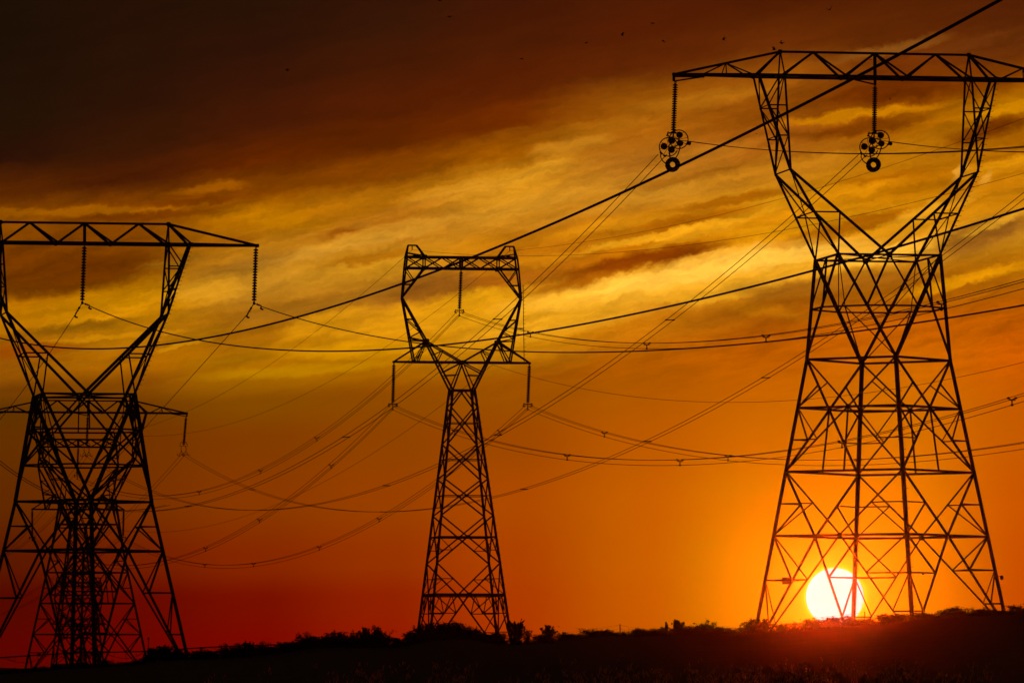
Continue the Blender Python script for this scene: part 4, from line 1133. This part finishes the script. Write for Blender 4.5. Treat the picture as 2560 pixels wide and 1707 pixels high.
for i in (4, 7):
    c = pts[i]; mb = MB(); g = ground(c.x, c.y)
    for s_ in (-1, 1):
        for e in (-1, 1): mb.tube([c + Vector((s_ * .15, 0, 0)), Vector((c.x + s_ * 1.1, c.y + e * 1.2, g + .4))], .045, 5)
        mb.tube([Vector((c.x + s_ * .6, c.y - .6, (c.z + g) / 2)), Vector((c.x - s_ * .6, c.y - .6, (c.z + g) / 2))], .03, 4)
    st_ = mb.build('support_tower', M_PIPE, t)
    for e in (-1, 1): mb = MB(); mb.disc(Vector((c.x, c.y + e * 1.3, g + .45)), .6, .25, (1, 0, 0), 16); mb.build('wheel', M_HARD, t).parent = st_
mb = MB(); mb.box(at(98, 1636, 656), .34, .3, .3); mb.build('control_box', M_PLATE, t)
def pole(px, top, bt, Y, r, label):
    a, b = at(px, bt, Y), at(px, top, Y); g = ground(a.x, Y) - .3
    o_ = Vector((a.x, Y, g)); mb = MB(); mb.tube([o_, Vector((a.x, Y, b.z))], r, 6); mb.disc(Vector((a.x, Y, b.z)), r * 2.2, r * 4, (0, 0, 1), 8)
    tag(mb.build('pole', M_HARD, None, o_), label, 'pole')
pole(371, 1595, 1640, 560, .04, 'thin bare pole right of the left pylon cluster')
pole(1032, 1588, 1604, 470, .03, 'thin short pole left of the middle pylon foot')
pole(317, 1628, 1655, 700, .02, 'hair thin pole inside the right legs of the left pylon')

# plates and lamp on the right pylon
def on_leg(px, py, Y): return at(px, py, Y)
y0 = f1.y
mb = MB(); c = on_leg(1965, 1451, y0 - .2); mb.box(c, .66, .05, .56, (f1.eu, f1.ev, Vector((0, 0, 1)))); mb.tube([c + Vector((.2, 0, 0)), c + Vector((.36, 0, .12))], .06, 6)
o = mb.build('warning_plate', M_PLATE, T1); o.location = (0, 0, 0)
mb = MB(); c = on_leg(2308, 1433, y0 - 5); mb.box(c, .18, .12, .2); mb.build('junction_box', M_PLATE, T1)
mb = MB(); c = on_leg(2494, 1440, y0 + 1.6); mb.tube([c, c + Vector((.34, 0, 0))], .03, 6); mb.tube([c + Vector((.34, 0, .08)), c + Vector((.34, 0, -.16)), c + Vector((.34, 0, -.3))], [.13, .15, .06], 8); mb.build('lamp_bracket', M_HARD, T1)

# ------------------------------------------------------------------ birds
def bird(px, py, Y, span, flap, yaw, roll, label):
    c = at(px, py, Y); mb = MB(); L_ = span * .5
    prof = [(-.5, .012), (-.36, .05), (-.15, .10), (.1, .12), (.3, .085), (.38, .075), (.45, .06), (.56, .006)]
    mb.tube([Vector((0, x * L_, 0)) for x, _ in prof], [r * L_ for _, r in prof], 8)
    for s_ in (-1, 1):
        secs = []
        for t, ch, sw_ in ((0, .34, 0), (.25, .36, .05), (.5, .30, .06), (.75, .20, -.06), (1.0, .03, -.30)):
            y = sw_ * L_; x = s_ * t * span / 2 * math.cos(flap * (.6 + .5 * t)); z = t * span / 2 * math.sin(flap * (.6 + .5 * t))
            th = .012 * span * (1 - .7 * t)
            secs.append([Vector((x, y + ch * L_ * .5, z)), Vector((x, y + ch * L_ * .1, z + th)), Vector((x, y - ch * L_ * .5, z)), Vector((x, y + ch * L_ * .1, z - th))])
        for a, b in zip(secs, secs[1:]): mb.quadring(a, b)
    for s_ in (-1, 1): mb.quad(Vector((0, -.38 * L_, .01)), Vector((0, -.3 * L_, .01)), Vector((s_ * .06 * L_, -.45 * L_, 0)), Vector((s_ * .16 * L_, -.8 * L_, 0)))
    o = bpy.data.objects.new('bird', mb.mesh('bird', M_BIRD)); C.objects.link(o)
    o.location = c; o.rotation_euler = (R(roll), R(random.uniform(-15, 15)), R(yaw)); tag(o, label, 'bird', 'birds flying in the upper sky')
BIRDS = [(1099, 2, .5, 'bird cut by the top edge, left of centre'), (1123, 43, .3, 'bird just below the topmost bird left of centre'),
 (718, 177, .9, 'lone bird in the dark upper left sky'), (1304, 148, .1, 'flat winged bird left of the row of birds'),
 (1465, 108, .3, 'bird leftmost in the row above the big wire'), (1556, 89, 1.1, 'bird with wings raised high, second in the row'),
 (1631, 59, .2, 'highest bird of the row above the right pylon tip'), (1659, 104, .2, 'bird lower right of the highest bird of the row'),
 (1809, 100, 1.2, 'bird with raised wing above the left arm of the right pylon'), (1935, 125, .8, 'bird just above the left shoulder of the right pylon crossarm'),
 (1953, 109, .9, 'bird flying beside another above the crossarm shoulder'), (2074, 25, .7, 'bird high above the right pylon crossarm'),
 (2177, 150, .4, 'bird inside the crossarm truss of the right pylon'), (2225, 249, .6, 'tiny bird right of the centre insulator string'),
 (1891, 335, .1, 'tiny flat bird between the left string and the right pylon arm'), (1397, 1565, .1, 'tiny bird low over the ridge right of the middle pylon'),
 (2001, 1547, .2, 'tiny bird low beside the sun'), (2074, 165, .3, 'small bird within the left half of the crossarm truss')]
rb = random.Random(5)
for i, (px, py, fl, lab) in enumerate(BIRDS):
    sm = 'tiny' in lab or 'small' in lab
    bird(px, py, rb.uniform(330, 430), .52 if not sm else .26, fl * (1 if i % 2 else .8), rb.choice([60, 75, 90, 110, -80, -100, 150]), rb.uniform(-20, 35), lab)

# ------------------------------------------------------------------ haze
hm = bpy.data.materials.new('haze'); hm.use_nodes = True; ht = hm.node_tree; ht.nodes.clear()
pv = ht.nodes.new('ShaderNodeVolumePrincipled'); pv.inputs['Color'].default_value = (.95, .93, .92, 1); pv.inputs['Density'].default_value = 1.2e-5
pv.inputs['Anisotropy'].default_value = .995
ho = ht.nodes.new('ShaderNodeOutputMaterial'); ht.links.new(pv.outputs[0], ho.inputs['Volume'])
mb = MB(); mb.box((0, 870, 32), 1200, 1990, 76)
o = mb.build('haze', hm); tag(o, kind='stuff')
print('objects', len(bpy.data.objects))
